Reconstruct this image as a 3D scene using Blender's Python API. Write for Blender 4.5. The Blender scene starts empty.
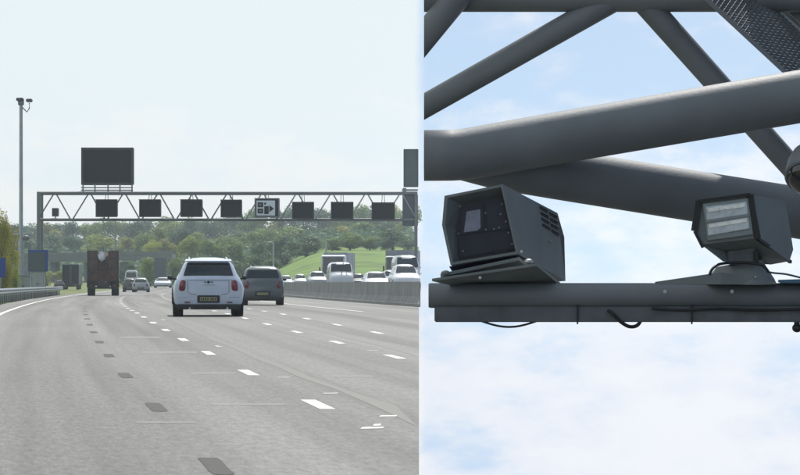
import bpy, bmesh, math, random
from mathutils import Vector, Matrix

# ------------------------------------------------------------------ camera, sky, sun, exposure
sc = bpy.context.scene
COL = sc.collection
random.seed(7)
EYE = 1.36
F = 3000.0
cd = bpy.data.cameras.new("camera"); cam = bpy.data.objects.new("camera", cd); COL.objects.link(cam)
cam.location = (0, 0, EYE); cam.rotation_euler = (math.radians(90), 0, 0)
cd.sensor_width = 36; cd.lens = 135; cd.shift_y = 32.5 / 800
cd.clip_start = 0.1; cd.clip_end = 8000
sc.camera = cam
sc.view_settings.view_transform = 'Standard'; sc.view_settings.look = 'None'
sc.view_settings.exposure = 0.30; sc.view_settings.gamma = 1.0

SUN_EL, SUN_AZ = math.radians(52), math.radians(10)      # azimuth from +Y towards +X
world = bpy.data.worlds.new("World"); sc.world = world; world.use_nodes = True


def build_world():
    nt = world.node_tree; N = nt.nodes; L = nt.links; N.clear()
    def n(t, **k):
        x = N.new(t)
        for a, b in k.items(): setattr(x, a, b)
        return x
    def math_(op, a, b=None):
        m = n('ShaderNodeMath', operation=op)
        for i, v in enumerate((a, b)):
            if v is None: continue
            if isinstance(v, (int, float)): m.inputs[i].default_value = v
            else: L.new(v, m.inputs[i])
        return m.outputs[0]
    def ss(v, a, b, lo=0.0, hi=1.0):
        m = n('ShaderNodeMapRange', interpolation_type='SMOOTHSTEP')
        L.new(v, m.inputs[0])
        for i, q in enumerate((a, b, lo, hi)): m.inputs[i + 1].default_value = q
        return m.outputs[0]
    tc = n('ShaderNodeTexCoord'); sep = n('ShaderNodeSeparateXYZ'); L.new(tc.outputs['Generated'], sep.inputs[0])
    x, y, z = sep.outputs
    zz = math_('ADD', math_('ABSOLUTE', z), 0.30)
    cb = n('ShaderNodeCombineXYZ'); L.new(x, cb.inputs[0]); L.new(y, cb.inputs[1]); L.new(zz, cb.inputs[2])
    nm = n('ShaderNodeVectorMath', operation='NORMALIZE'); L.new(cb.outputs[0], nm.inputs[0])
    sky = n('ShaderNodeTexSky', sky_type='NISHITA'); sky.sun_disc = False
    sky.sun_elevation = SUN_EL; sky.sun_rotation = SUN_AZ
    sky.air_density = 1.0; sky.dust_density = 0.6
    L.new(nm.outputs[0], sky.inputs[0])
    # clouds
    def noise(scale, det, stretch, off, rough=0.55):
        mp = n('ShaderNodeMapping'); mp.inputs['Scale'].default_value = stretch; mp.inputs['Location'].default_value = off
        L.new(tc.outputs['Generated'], mp.inputs[0])
        t = n('ShaderNodeTexNoise'); t.inputs['Scale'].default_value = scale; t.inputs['Detail'].default_value = det
        t.inputs['Roughness'].default_value = rough
        L.new(mp.outputs[0], t.inputs[0]); return t.outputs[0]
    big = noise(13.0, 9, (1, 1, 2.0), (3.1, 0.4, 1.19), 0.6)
    fine = noise(42.0, 9, (1, 1, 2.4), (0.3, 5.2, 2.2), 0.6)
    cover = math_('ADD', math_('MULTIPLY', big, 0.62), math_('MULTIPLY', fine, 0.38))
    low = ss(z, 0.055, -0.030, 0.0, 0.17)                  # more cloud low down
    cl = ss(math_('ADD', cover, low), 0.47, 0.68)
    veil = ss(math_('ADD', x, math_('MULTIPLY', math_('SUBTRACT', fine, 0.5), 0.004)), 0.0095, 0.0045)
    cl2 = math_('MAXIMUM', cl, math_('MULTIPLY', veil, 0.96))
    def mixc(f, a, b):
        q = n('ShaderNodeMix', data_type='RGBA'); L.new(f, q.inputs[0])
        for k, v in ((6, a), (7, b)):
            if isinstance(v, tuple): q.inputs[k].default_value = v + (1,)
            else: L.new(v, q.inputs[k])
        return q.outputs[2]
    white = mixc(ss(math_('ADD', math_('MULTIPLY', fine, 0.4), math_('MULTIPLY', big, 0.6)), 0.35, 0.62), (6.0, 6.6, 7.5), (7.25, 7.4, 7.85))
    soft = math_('ADD', z, math_('MULTIPLY', math_('SUBTRACT', cover, 0.5), 0.22))
    pale = mixc(ss(soft, 0.012, 0.060), (7.7, 7.75, 7.5), (6.75, 7.42, 7.65))   # bright veil of thin cloud, creamier low down
    ctop = mixc(veil, white, pale)
    tint = n('ShaderNodeMix', data_type='RGBA', blend_type='MULTIPLY'); tint.inputs[0].default_value = 1
    L.new(sky.outputs[0], tint.inputs[6]); tint.inputs[7].default_value = (1.12, 1.11, 1.0, 1)
    mx = n('ShaderNodeMix', data_type='RGBA'); L.new(cl2, mx.inputs[0]); L.new(tint.outputs[2], mx.inputs[6]); L.new(ctop, mx.inputs[7])
    bg = n('ShaderNodeBackground'); bg.inputs[1].default_value = 0.10; L.new(mx.outputs[2], bg.inputs[0])
    out = n('ShaderNodeOutputWorld'); L.new(bg.outputs[0], out.inputs[0])


build_world()
sd = bpy.data.lights.new("sun", 'SUN'); sun = bpy.data.objects.new("sun", sd); COL.objects.link(sun)
sd.energy = 3.8; sd.angle = math.radians(0.6); sd.color = (1.0, 0.955, 0.88)
sdir = Vector((math.sin(SUN_AZ) * math.cos(SUN_EL), math.cos(SUN_AZ) * math.cos(SUN_EL), math.sin(SUN_EL)))
sun.rotation_euler = sdir.to_track_quat('Z', 'Y').to_euler()
sun.location = (30, 30, 60)

# ------------------------------------------------------------------ helpers
def P(px, py, D):
    return Vector(((px - 400) / F * D, D, EYE + (270 - py) / F * D))


def lerp(a, b, t): return a + (b - a) * t
def sstep(x, a, b):
    t = max(0, min(1, (x - a) / (b - a))); return t * t * (3 - 2 * t)
def interp(tab, x):
    if x <= tab[0][0]: return tab[0][1]
    for (a, va), (b, vb) in zip(tab, tab[1:]):
        if x <= b: return lerp(va, vb, (x - a) / (b - a))
    return tab[-1][1]


def tag(o, label=None, cat=None, group=None, kind=None):
    for k, v in (('label', label), ('category', cat), ('group', group), ('kind', kind)):
        if v: o[k] = v
    return o


def thing(name, label, cat, loc=(0, 0, 0), rz=0, group=None):
    o = bpy.data.objects.new(name, None); COL.objects.link(o)
    o.location = loc; o.rotation_euler = (0, 0, rz); o.empty_display_size = 0.2
    return tag(o, label, cat, group)


class B:
    def __init__(s): s.v = []; s.f = []; s.uv = None
    def add(s, vs, fs):
        n = len(s.v); s.v += [Vector(v) for v in vs]; s.f += [tuple(i + n for i in f) for f in fs]; return s
    def hexa(s, c):   # 8 corners: bottom 4 ccw, top 4 ccw
        return s.add(c, [(3, 2, 1, 0), (4, 5, 6, 7), (0, 1, 5, 4), (1, 2, 6, 5), (2, 3, 7, 6), (3, 0, 4, 7)])
    def box(s, c, d, rz=0):
        c = Vector(c); R = Matrix.Rotation(rz, 3, 'Z')
        pts = [c + R @ Vector((x * d[0] / 2, y * d[1] / 2, z * d[2] / 2)) for z in (-1, 1) for x, y in ((-1, -1), (1, -1), (1, 1), (-1, 1))]
        return s.hexa(pts)
    def tube(s, pts, r, seg=12, caps=True, closed=False):
        pts = [Vector(p) for p in pts]; m = len(pts)
        rr = r if isinstance(r, (list, tuple)) else [r] * m
        t0 = (pts[1] - pts[0]).normalized()
        up = Vector((0, 0, 1)) if abs(t0.z) < 0.9 else Vector((1, 0, 0))
        n0 = len(s.v)
        for i, p in enumerate(pts):
            t = (pts[min(i + 1, m - 1)] - pts[max(i - 1, 0)]).normalized()
            a = t.cross(up).normalized(); b = a.cross(t).normalized()
            k = 1.0
            if 0 < i < m - 1:
                c = (pts[i + 1] - p).normalized().dot((p - pts[i - 1]).normalized())
                k = 1.0 / max(0.5, math.sqrt((1 + c) / 2)) if False else 1.0
            for j in range(seg):
                an = 2 * math.pi * j / seg
                s.v.append(p + (a * math.cos(an) + b * math.sin(an)) * rr[i] * k)
        for i in range(m - 1):
            for j in range(seg):
                q = (j + 1) % seg
                s.f.append((n0 + i * seg + j, n0 + i * seg + q, n0 + (i + 1) * seg + q, n0 + (i + 1) * seg + j))
        if caps:
            s.f.append(tuple(n0 + j for j in range(seg))[::-1]); s.f.append(tuple(n0 + (m - 1) * seg + j for j in range(seg)))
        return s
    def cable(s, pts, r, seg=8, k=5):
        pts = [Vector(p) for p in pts]; out = []
        for i in range(len(pts) - 1):
            p0, p1, p2, p3 = pts[max(i - 1, 0)], pts[i], pts[i + 1], pts[min(i + 2, len(pts) - 1)]
            for j in range(k):
                t = j / k; out.append(.5 * ((2 * p1) + (p2 - p0) * t + (2 * p0 - 5 * p1 + 4 * p2 - p3) * t * t + (3 * p1 - p0 - 3 * p2 + p3) * t ** 3))
        return s.tube(out + [pts[-1]], r, seg)
    def bar(s, a, b, w, h=None):   # rectangular bar
        a, b = Vector(a), Vector(b); h = h or w; t = (b - a).normalized()
        up = Vector((0, 0, 1)) if abs(t.z) < 0.95 else Vector((0, 1, 0))
        x = t.cross(up).normalized() * w / 2; y = x.cross(t).normalized() * h / 2
        return s.hexa([a - x - y, a + x - y, b + x - y, b - x - y, a - x + y, a + x + y, b + x + y, b - x + y])
    def prism(s, front, back):     # two matching polygons
        n = len(front)
        return s.add(list(front) + list(back), [tuple(range(n)), tuple(range(2 * n - 1, n - 1, -1))] + [(i, n + i, n + (i + 1) % n, (i + 1) % n) for i in range(n)])
    def plate(s, poly, depth):     # polygon pushed back along +Y
        return s.prism([Vector(p) for p in poly], [Vector(p) + Vector((0, depth, 0)) for p in poly])
    def loft(s, rings):
        n = len(rings[0]); n0 = len(s.v)
        for r in rings: s.v += [Vector(p) for p in r]
        for i in range(len(rings) - 1):
            for j in range(n):
                q = (j + 1) % n
                s.f.append((n0 + i * n + j, n0 + i * n + q, n0 + (i + 1) * n + q, n0 + (i + 1) * n + j))
        s.f.append(tuple(n0 + j for j in range(n))[::-1]); s.f.append(tuple(n0 + (len(rings) - 1) * n + j for j in range(n)))
        return s
    def sphere(s, c, r, sy=1, sz=1, u=12, w=8):
        c = Vector(c); n0 = len(s.v)
        for i in range(w + 1):
            a = math.pi * i / w
            for j in range(u):
                b = 2 * math.pi * j / u
                s.v.append(c + Vector((r * math.sin(a) * math.cos(b), r * sy * math.sin(a) * math.sin(b), r * sz * math.cos(a))))
        for i in range(w):
            for j in range(u):
                s.f.append((n0 + i * u + j, n0 + (i + 1) * u + j, n0 + (i + 1) * u + (j + 1) % u, n0 + i * u + (j + 1) % u))
        return s
    def build(s, name, mat, parent=None, org=(0, 0, 0), smooth=None, bevel=0):
        org = Vector(org)
        me = bpy.data.meshes.new(name); me.from_pydata([v - org for v in s.v], [], s.f); me.validate()
        bm = bmesh.new(); bm.from_mesh(me); bmesh.ops.remove_doubles(bm, verts=bm.verts, dist=1e-5)
        bmesh.ops.recalc_face_normals(bm, faces=bm.faces)
        if bevel:
            es = [e for e in bm.edges if len(e.link_faces) == 2 and e.calc_face_angle(0) > 0.6]
            bmesh.ops.bevel(bm, geom=es, offset=bevel, segments=2, affect='EDGES', clamp_overlap=True)
        bm.to_mesh(me); bm.free()
        if smooth is not None or bevel:
            me.polygons.foreach_set('use_smooth', [True] * len(me.polygons))
            me.set_sharp_from_angle(angle=math.radians(smooth or 35))
        me.materials.append(M[mat] if isinstance(mat, str) else mat)
        o = bpy.data.objects.new(name, me); COL.objects.link(o)
        if parent is not None: o.parent = parent
        else: o.location = org
        return o


def clip_x(o, x, keep_right=False):
    bm = bmesh.new(); bm.from_mesh(o.data)
    res = bmesh.ops.bisect_plane(bm, geom=bm.verts[:] + bm.edges[:] + bm.faces[:], plane_co=(x, 0, 0), plane_no=(1, 0, 0), clear_outer=not keep_right, clear_inner=keep_right)
    ed = [e for e in res['geom_cut'] if isinstance(e, bmesh.types.BMEdge)]
    if ed: bmesh.ops.contextual_create(bm, geom=ed)
    bm.to_mesh(o.data); bm.free()


# ------------------------------------------------------------------ materials
M = {}
def mat(name, col, rough=0.6, metal=0.0, var=0.12, scale=6.0, bump=0.0, bscale=60.0, spec=0.5, coat=0.0, detail=5):
    m = bpy.data.materials.new(name); m.use_nodes = True; nt = m.node_tree; N = nt.nodes; L = nt.links
    b = N['Principled BSDF']; b.inputs['Roughness'].default_value = rough; b.inputs['Metallic'].default_value = metal
    b.inputs['Specular IOR Level'].default_value = spec; b.inputs['Coat Weight'].default_value = coat
    tc = N.new('ShaderNodeTexCoord')
    if var:
        t = N.new('ShaderNodeTexNoise'); t.inputs['Scale'].default_value = scale; t.inputs['Detail'].default_value = detail
        L.new(tc.outputs['Object'], t.inputs[0])
        r = N.new('ShaderNodeValToRGB'); r.color_ramp.elements[0].position = 0.3; r.color_ramp.elements[1].position = 0.7
        r.color_ramp.elements[0].color = [c * (1 - var) for c in col] + [1]
        r.color_ramp.elements[1].color = [min(1, c * (1 + var)) for c in col] + [1]
        L.new(t.outputs[0], r.inputs[0]); L.new(r.outputs[0], b.inputs['Base Color'])
        q = N.new('ShaderNodeMapRange'); q.inputs[3].default_value = rough - 0.08; q.inputs[4].default_value = rough + 0.08
        L.new(t.outputs[0], q.inputs[0]); L.new(q.outputs[0], b.inputs['Roughness'])
    else: b.inputs['Base Color'].default_value = list(col) + [1]
    if bump:
        t2 = N.new('ShaderNodeTexNoise'); t2.inputs['Scale'].default_value = bscale; t2.inputs['Detail'].default_value = 4
        L.new(tc.outputs['Object'], t2.inputs[0])
        bp = N.new('ShaderNodeBump'); bp.inputs['Strength'].default_value = bump; bp.inputs['Distance'].default_value = 0.02
        L.new(t2.outputs[0], bp.inputs['Height']); L.new(bp.outputs[0], b.inputs['Normal'])
    M[name] = m; return m


def emit(name, col, s):
    m = bpy.data.materials.new(name); m.use_nodes = True; b = m.node_tree.nodes['Principled BSDF']
    b.inputs['Base Color'].default_value = list(col) + [1]; b.inputs['Emission Color'].default_value = list(col) + [1]
    b.inputs['Emission Strength'].default_value = s; M[name] = m


mat('gantry_steel', (0.140, 0.154, 0.174), 0.56, 0.0, 0.13, 4.0, 0.06, 70, spec=0.35, detail=11)
mat('gantry_steel_worn', (0.108, 0.119, 0.132), 0.60, 0.0, 0.28, 9.0, 0.06, 50, spec=0.3, detail=9)
mat('housing_grey', (0.145, 0.164, 0.170), 0.52, 0.0, 0.13, 9.0, 0.03, 90, detail=9)
mat('housing_inner', (0.014, 0.015, 0.034), 0.40, 0.0, 0.3, 14.0)
mat('black_rubber', (0.012, 0.013, 0.015), 0.55, 0.0, 0.2, 20.0)
mat('screw_steel', (0.45, 0.47, 0.48), 0.35, 0.8, 0.05)
mat('lens_glass', (0.17, 0.18, 0.25), 0.12, 0.0, 0.15, 30.0, coat=0.4)
mat('lamp_glass', (0.46, 0.50, 0.53), 0.16, 0.0, 0.22, 26.0, 0.15, 60, coat=0.5)
mat('lamp_tube', (0.80, 0.80, 0.77), 0.3, 0.0, 0.2, 40.0, coat=0.4)
mat('lamp_frame', (0.20, 0.23, 0.24), 0.5, 0.0, 0.12, 20.0)
mat('dome_glass', (0.012, 0.012, 0.016), 0.08, 0.0, 0.1, coat=0.8)
mat('blue_strap', (0.05, 0.12, 0.19), 0.5)
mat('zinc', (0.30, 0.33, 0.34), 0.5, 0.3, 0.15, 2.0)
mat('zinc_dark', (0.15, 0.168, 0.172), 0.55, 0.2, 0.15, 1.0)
mat('sign_black', (0.008, 0.010, 0.011), 0.7, 0.0, 0.2, 1.0, spec=0.15)
mat('sign_edge', (0.020, 0.025, 0.027), 0.5, 0.0, 0.15, 2.0)
mat('sign_grey', (0.06, 0.085, 0.095), 0.5, 0.0, 0.12, 1.5)
mat('sign_lit_case', (0.12, 0.15, 0.165), 0.5)
emit('sign_lit', (0.42, 0.49, 0.53), 0.12)
mat('sign_blue', (0.006, 0.045, 0.27), 0.45, 0.0, 0.1, 1.0)
mat('concrete', (0.205, 0.207, 0.20), 0.85, 0.0, 0.24, 0.9, 0.2, 12)
mat('concrete_dark', (0.075, 0.085, 0.09), 0.85, 0.0, 0.2, 0.4)
mat('bridge_concrete', (0.15, 0.165, 0.17), 0.85, 0.0, 0.2, 0.4)
mat('cabinet', (0.33, 0.37, 0.37), 0.6, 0.0, 0.1, 1.0)
mat('paint_white', (0.60, 0.60, 0.58), 0.6, 0.0, 0.38, 9.0, 0.1, 40, detail=8)
mat('paint_faded', (0.30, 0.30, 0.29), 0.60, 0.0, 0.25, 8.0)
mat('paint_ghost', (0.130, 0.130, 0.125), 0.60, 0.0, 0.30, 7.0, 0.1, 60)
mat('seam_dark', (0.086, 0.086, 0.082), 0.64, 0.0, 0.2, 9.0, 0.3, 60)
mat('patch_dark', (0.022, 0.022, 0.022), 0.8, 0.0, 0.25, 22.0, 0.3, 90)
mat('car_white', (0.47, 0.53, 0.64), 0.28, 0.0, 0.02, 1.0, coat=0.7)
mat('car_white_b', (0.58, 0.61, 0.65), 0.3, 0.0, 0.02, 1.0, coat=0.6)
mat('car_grey', (0.085, 0.105, 0.115), 0.32, 0.25, 0.05, 1.0, coat=0.6)
mat('car_silver', (0.34, 0.37, 0.38), 0.32, 0.4, 0.05, 1.0, coat=0.6)
mat('car_dark', (0.03, 0.034, 0.04), 0.32, 0.2, 0.05, 1.0, coat=0.6)
mat('glass_dark', (0.018, 0.024, 0.026), 0.08, 0.0, 0.1, 3.0, coat=0.5)
mat('plastic_dark', (0.018, 0.019, 0.020), 0.6, 0.0, 0.15, 6.0)
mat('tyre', (0.014, 0.014, 0.014), 0.8, 0.0, 0.2, 14.0)
mat('rim', (0.30, 0.31, 0.32), 0.35, 0.7, 0.1)
mat('tail_red', (0.15, 0.010, 0.020), 0.2, 0.0, 0.2, 8.0, coat=0.6)
mat('tail_bright', (0.34, 0.05, 0.05), 0.2, 0.0, 0.1, 8.0, coat=0.5)
mat('head_clear', (0.55, 0.58, 0.60), 0.15, 0.2, 0.1, coat=0.6)
mat('plate_yellow', (0.25, 0.235, 0.13), 0.5, 0.0, 0.1, 12.0)
mat('chrome', (0.5, 0.52, 0.54), 0.2, 0.9, 0.0)
mat('rust_brown', (0.105, 0.052, 0.034), 0.8, 0.0, 0.45, 2.6, 0.3, 12)
mat('truck_brown', (0.080, 0.050, 0.040), 0.7, 0.0, 0.35, 2.2, 0.2, 9)
mat('truck_dark', (0.030, 0.027, 0.030), 0.6, 0.0, 0.25, 2.0)
mat('box_grey', (0.22, 0.25, 0.27), 0.5, 0.0, 0.1, 0.8)
mat('box_white', (0.60, 0.64, 0.70), 0.45, 0.0, 0.06, 0.8)
mat('cab_blue', (0.03, 0.05, 0.14), 0.35, 0.0, 0.05, coat=0.5)
mat('bark', (0.075, 0.06, 0.045), 0.9, 0.0, 0.3, 2.0, 0.4, 6)


def foliage(name, c):
    m = bpy.data.materials.new(name); m.use_nodes = True; nt = m.node_tree; N = nt.nodes; L = nt.links
    b = N['Principled BSDF']; b.inputs['Roughness'].default_value = 0.65; b.inputs['Specular IOR Level'].default_value = 0.25
    tc = N.new('ShaderNodeTexCoord'); t = N.new('ShaderNodeTexNoise'); t.inputs['Scale'].default_value = 5.0; t.inputs['Detail'].default_value = 5
    L.new(tc.outputs['Object'], t.inputs[0])
    oi = N.new('ShaderNodeObjectInfo'); r = N.new('ShaderNodeValToRGB')
    e = r.color_ramp.elements; e[0].position = 0.3; e[1].position = 0.72
    e[0].color = (c[0] * .55, c[1] * .62, c[2] * .75, 1); e[1].color = (c[0] * 1.45, c[1] * 1.3, c[2] * 1.05, 1)
    a = N.new('ShaderNodeMath'); a.operation = 'MULTIPLY_ADD'; a.inputs[1].default_value = 0.22; a.inputs[2].default_value = -0.11
    L.new(oi.outputs['Random'], a.inputs[0])
    s = N.new('ShaderNodeMath'); s.operation = 'ADD'; L.new(t.outputs[0], s.inputs[0]); L.new(a.outputs[0], s.inputs[1])
    L.new(s.outputs[0], r.inputs[0]); L.new(r.outputs[0], b.inputs['Base Color'])
    tr = N.new('ShaderNodeBsdfTranslucent'); L.new(r.outputs[0], tr.inputs[0])
    mx = N.new('ShaderNodeMixShader'); mx.inputs[0].default_value = 0.38
    L.new(b.outputs[0], mx.inputs[1]); L.new(tr.outputs[0], mx.inputs[2])
    L.new(mx.outputs[0], N['Material Output'].inputs[0]); M[name] = m


foliage('leaf_dark', (0.092, 0.165, 0.072))
foliage('leaf_blue', (0.120, 0.200, 0.118))
foliage('leaf_mid', (0.180, 0.270, 0.072))
foliage('leaf_lime', (0.320, 0.385, 0.075))
foliage('leaf_olive', (0.290, 0.310, 0.090))
foliage('leaf_yellow', (0.30, 0.30, 0.06))


def grass_mat():
    m = mat('grass', (0.115, 0.185, 0.036), 0.9, 0, 0.40, 0.16, 0.6, 1.6, spec=0.2)
    mat('grass_verge', (0.13, 0.155, 0.05), 0.9, 0, 0.35, 0.5, 0.5, 3.0, spec=0.2)
grass_mat()


def asphalt():
    m = bpy.data.materials.new('asphalt'); m.use_nodes = True; nt = m.node_tree; N = nt.nodes; L = nt.links
    b = N['Principled BSDF']; b.inputs['Specular IOR Level'].default_value = 0.38
    uv = N.new('ShaderNodeUVMap'); uv.uv_map = 'lane'
    def noise(scale, det, st=(1, 1, 1), rough=0.6):
        mp = N.new('ShaderNodeMapping'); mp.inputs['Scale'].default_value = st; L.new(uv.outputs[0], mp.inputs[0])
        t = N.new('ShaderNodeTexNoise'); t.inputs['Scale'].default_value = scale; t.inputs['Detail'].default_value = det
        t.inputs['Roughness'].default_value = rough; L.new(mp.outputs[0], t.inputs[0]); return t.outputs[0]
    def ramp(v, a, b_, lo, hi):
        q = N.new('ShaderNodeMapRange'); L.new(v, q.inputs[0])
        for i, k in enumerate((a, b_, lo, hi)): q.inputs[i + 1].default_value = k
        return q.outputs[0]
    def mul(a, c):
        q = N.new('ShaderNodeMath'); q.operation = 'MULTIPLY'; L.new(a, q.inputs[0]); L.new(c, q.inputs[1]); return q.outputs[0]
    g = ramp(noise(15, 3, (1, .22, 1), .75), 0.30, 0.70, 0.48, 1.54)       # coarse aggregate
    g2 = ramp(noise(2.2, 4, (1, .4, 1)), 0.3, 0.7, 0.90, 1.10)
    tr = ramp(noise(0.85, 3, (1, .012, 1)), 0.32, 0.68, 0.62, 1.34)           # wheel tracks and old lane joints
    bl = ramp(noise(0.16, 3, (1, .35, 1)), 0.3, 0.7, 0.84, 1.16)
    v = mul(mul(g, g2), mul(tr, bl))
    c = N.new('ShaderNodeVectorMath'); c.operation = 'SCALE'; c.inputs[0].default_value = (0.084, 0.084, 0.080); L.new(v, c.inputs['Scale'])
    L.new(c.outputs[0], b.inputs['Base Color'])
    L.new(ramp(tr, 0.62, 1.34, 0.70, 0.52), b.inputs['Roughness'])
    bp = N.new('ShaderNodeBump'); bp.inputs['Strength'].default_value = 0.35; bp.inputs['Distance'].default_value = 0.010
    L.new(g, bp.inputs['Height']); L.new(bp.outputs[0], b.inputs['Normal'])
    M['asphalt'] = m
asphalt()

# ------------------------------------------------------------------ lie of the land
EDGE_PX = 419.0
def Rd(D):                      # plan curve of the carriageway
    D = max(-60, min(D, 635)); return -0.127 * D + 0.0001 * D * D + 0.14 * (1 - sstep(D, 12, 48))
def slope(D): return -0.127 + 0.0002 * max(-60, min(D, 635))
def zr(D): return interp([(-999, 0), (86, 0), (96, -0.02), (250, -0.72), (320, -1.0), (420, -1.25), (9999, -1.25)], D)
def edge(D): return (EDGE_PX - 400) / F * D if D > 17.6 else 60.0
def hill(X, D):
    px = 400 + X / max(D, 1) * F
    base = interp([(0, 0), (470, 0), (520, 0.5), (600, 2.6), (800, 7.0), (1000, 8.5), (3000, 8.5)], D)
    fld = interp([(0, 0), (330, 0), (372, 0.9), (470, 5.4), (560, 7.0), (800, 8.5), (3000, 8.5)], D)
    return lerp(base, fld, sstep(px, 235, 335))
def ground(X, D): return zr(D) + hill(X, D)
OPP = 0.40                       # far carriageway lies a little higher


def strip(name, o0, o1, dz, cols, matname, d0=-40, d1=640, step=2.0, kind='structure', lift=None):
    b = B(); uvs = []; rows = []
    D = d0
    Ds = []
    while D < d1:
        Ds.append(D); D += step if D < 120 else step * 3
        if 17.0 < Ds[-1] < 17.6: pass
    Ds = sorted(set(Ds + [17.58, 17.62]))
    for D in Ds:
        a = Rd(D) + o0; e = min(Rd(D) + o1, edge(D))
        rows.append(None if e - a < 0.05 else [(a + (e - a) * i / cols, D, zr(D) + dz + (lift or 0)) for i in range(cols + 1)])
    vs = []; fs = []; idx = []
    for r in rows:
        if r is None: idx.append(None); continue
        idx.append(len(vs)); vs += r
    for i in range(len(rows) - 1):
        if idx[i] is None or idx[i + 1] is None or (Ds[i] < 17.6 < Ds[i + 1]): continue
        for j in range(cols):
            fs.append((idx[i] + j, idx[i] + j + 1, idx[i + 1] + j + 1, idx[i + 1] + j))
    me = bpy.data.meshes.new(name); me.from_pydata(vs, [], fs)
    ul = me.uv_layers.new(name='lane')
    for lp in me.loops:
        p = vs[lp.vertex_index]; ul.data[lp.index].uv = (p[0] - Rd(p[1]), p[1])
    me.materials.append(M[matname]); o = bpy.data.objects.new(name, me); COL.objects.link(o)
    return tag(o, kind=kind)


# ground sheet, reaching the horizon, ending on the right in the retaining edge
def ground_sheet():
    vs = []; fs = []; n = 60
    Ds = [-150, -60, -20, 0, 10, 17.58, 17.62]
    D = 20.0
    while D < 360: Ds.append(D); D += 10
    while D < 1000: Ds.append(D); D += 14
    Ds += [1100, 1300, 1600]
    for D in Ds:
        e = edge(D); a = -120 - 0.3 * max(D, 0)
        for i in range(n + 1):
            t = i / n; x = lerp(a, e, 1 - (1 - t) ** 1.6)
            z = ground(x, D) - 0.05
            o = x - Rd(D)
            if D < 345 and -3.3 < o < 29: z -= 0.10
            vs.append((x, D, z))
    for i in range(len(Ds) - 1):
        if Ds[i] < 17.6 < Ds[i + 1]: continue
        for j in range(n):
            q = i * (n + 1) + j; fs.append((q, q + 1, q + n + 2, q + n + 1))
    me = bpy.data.meshes.new('ground'); me.from_pydata(vs, [], fs)
    me.polygons.foreach_set('use_smooth', [True] * len(fs))
    me.materials.append(M['grass_verge']); me.materials.append(M['grass'])
    for p in me.polygons:
        if p.center.y > 330 and 400 + p.center.x / p.center.y * F > 180: p.material_index = 1
    o = bpy.data.objects.new('ground', me); COL.objects.link(o); tag(o, kind='structure')
ground_sheet()
road = strip('road', -2.6, 14.7, 0.0, 24, 'asphalt')
road2 = strip('far_road', 15.2, 29, 0.0, 12, 'asphalt', d0=60, d1=420, lift=OPP)

# retaining wall that carries the open edge of the land on the right
b = B()
Ds = [17.8, 40, 80, 120, 200, 300, 360, 420, 480, 560, 700, 850, 1000, 1600]
for A, C in zip(Ds, Ds[1:]):
    pa, pc = edge(A) - 0.012, edge(C) - 0.012
    za, zc = ground(pa, A) - 0.25, ground(pc, C) - 0.25
    b.hexa([(pa - .4, A, -9), (pa, A, -9), (pc, C, -9), (pc - .4, C, -9), (pa - .4, A, za), (pa, A, za), (pc, C, zc), (pc - .4, C, zc)])
tag(b.build('retaining_wall', 'concrete'), kind='structure')


# road paint: every stripe is a piece of the road
def road_mark(name, o, D0, D1, w, m, dz=0.003, skew=0.0, jag=0.0):
    vs = []; k = max(2, int((D1 - D0) / 4) + 1); fs = []
    for i in range(k):
        D = lerp(D0, D1, i / (k - 1))
        for s in (-1, 1): vs.append((min(Rd(D) + o + s * w / 2 + random.uniform(-jag, jag), edge(D) - .01), D + s * skew, zr(D) + dz))
    for i in range(k - 1): fs.append((2 * i, 2 * i + 1, 2 * i + 3, 2 * i + 2))
    q = B(); q.v = [Vector(v) for v in vs]; q.f = fs
    return q.build(name, m, road)


def o_of(px, py):                # ground point under a picture point -> (D, offset)
    D = 4080 / (py - 270)
    for _ in range(30): D = (EYE - zr(D)) * F / (py - 270)
    return D, (px - 400) / F * D - Rd(D)


road_mark('edge_line', -1.45, 20, 420, 0.14, 'paint_white')
road_mark('edge_line', 10.55, 101, 420, 0.12, 'paint_white')
road_mark('shoulder_seam', -1.9, 20, 300, 0.10, 'seam_dark', 0.002)
for line, o0, start, n in (('a', 2.86, 29.3, 34), ('b', 5.66, 46.0, 26), ('c', 7.34, 64.0, 24)):
    for i in range(n):
        D0 = start + i * 9.4
        L_ = 2.1
        if 400 + (Rd(D0) + o0) / D0 * F > 411: continue
        road_mark('lane_dash', o0, D0, D0 + L_, 0.15 if line == 'a' else 0.14, 'paint_white', jag=0.006)
# dark patches where an older lane line was burnt off
for i in range(13):
    D0 = 19.9 + i * 8.95
    vs = []
    K = 36
    for k in range(K):
        a = 2 * math.pi * k / K
        u = math.copysign(abs(math.cos(a)) ** 0.30, math.cos(a)) * 0.080 * random.uniform(.90, 1.08)
        v = math.copysign(abs(math.sin(a)) ** 0.30, math.sin(a)) * 0.92 * random.uniform(.96, 1.03)
        D = D0 + 0.9 + v; vs.append(Vector((Rd(D) + 1.20 + u, D, zr(D) + 0.003)))
    q = B(); q.add(vs, [tuple(range(K))]); q.build('tar_patch', 'patch_dark', road)
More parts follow.
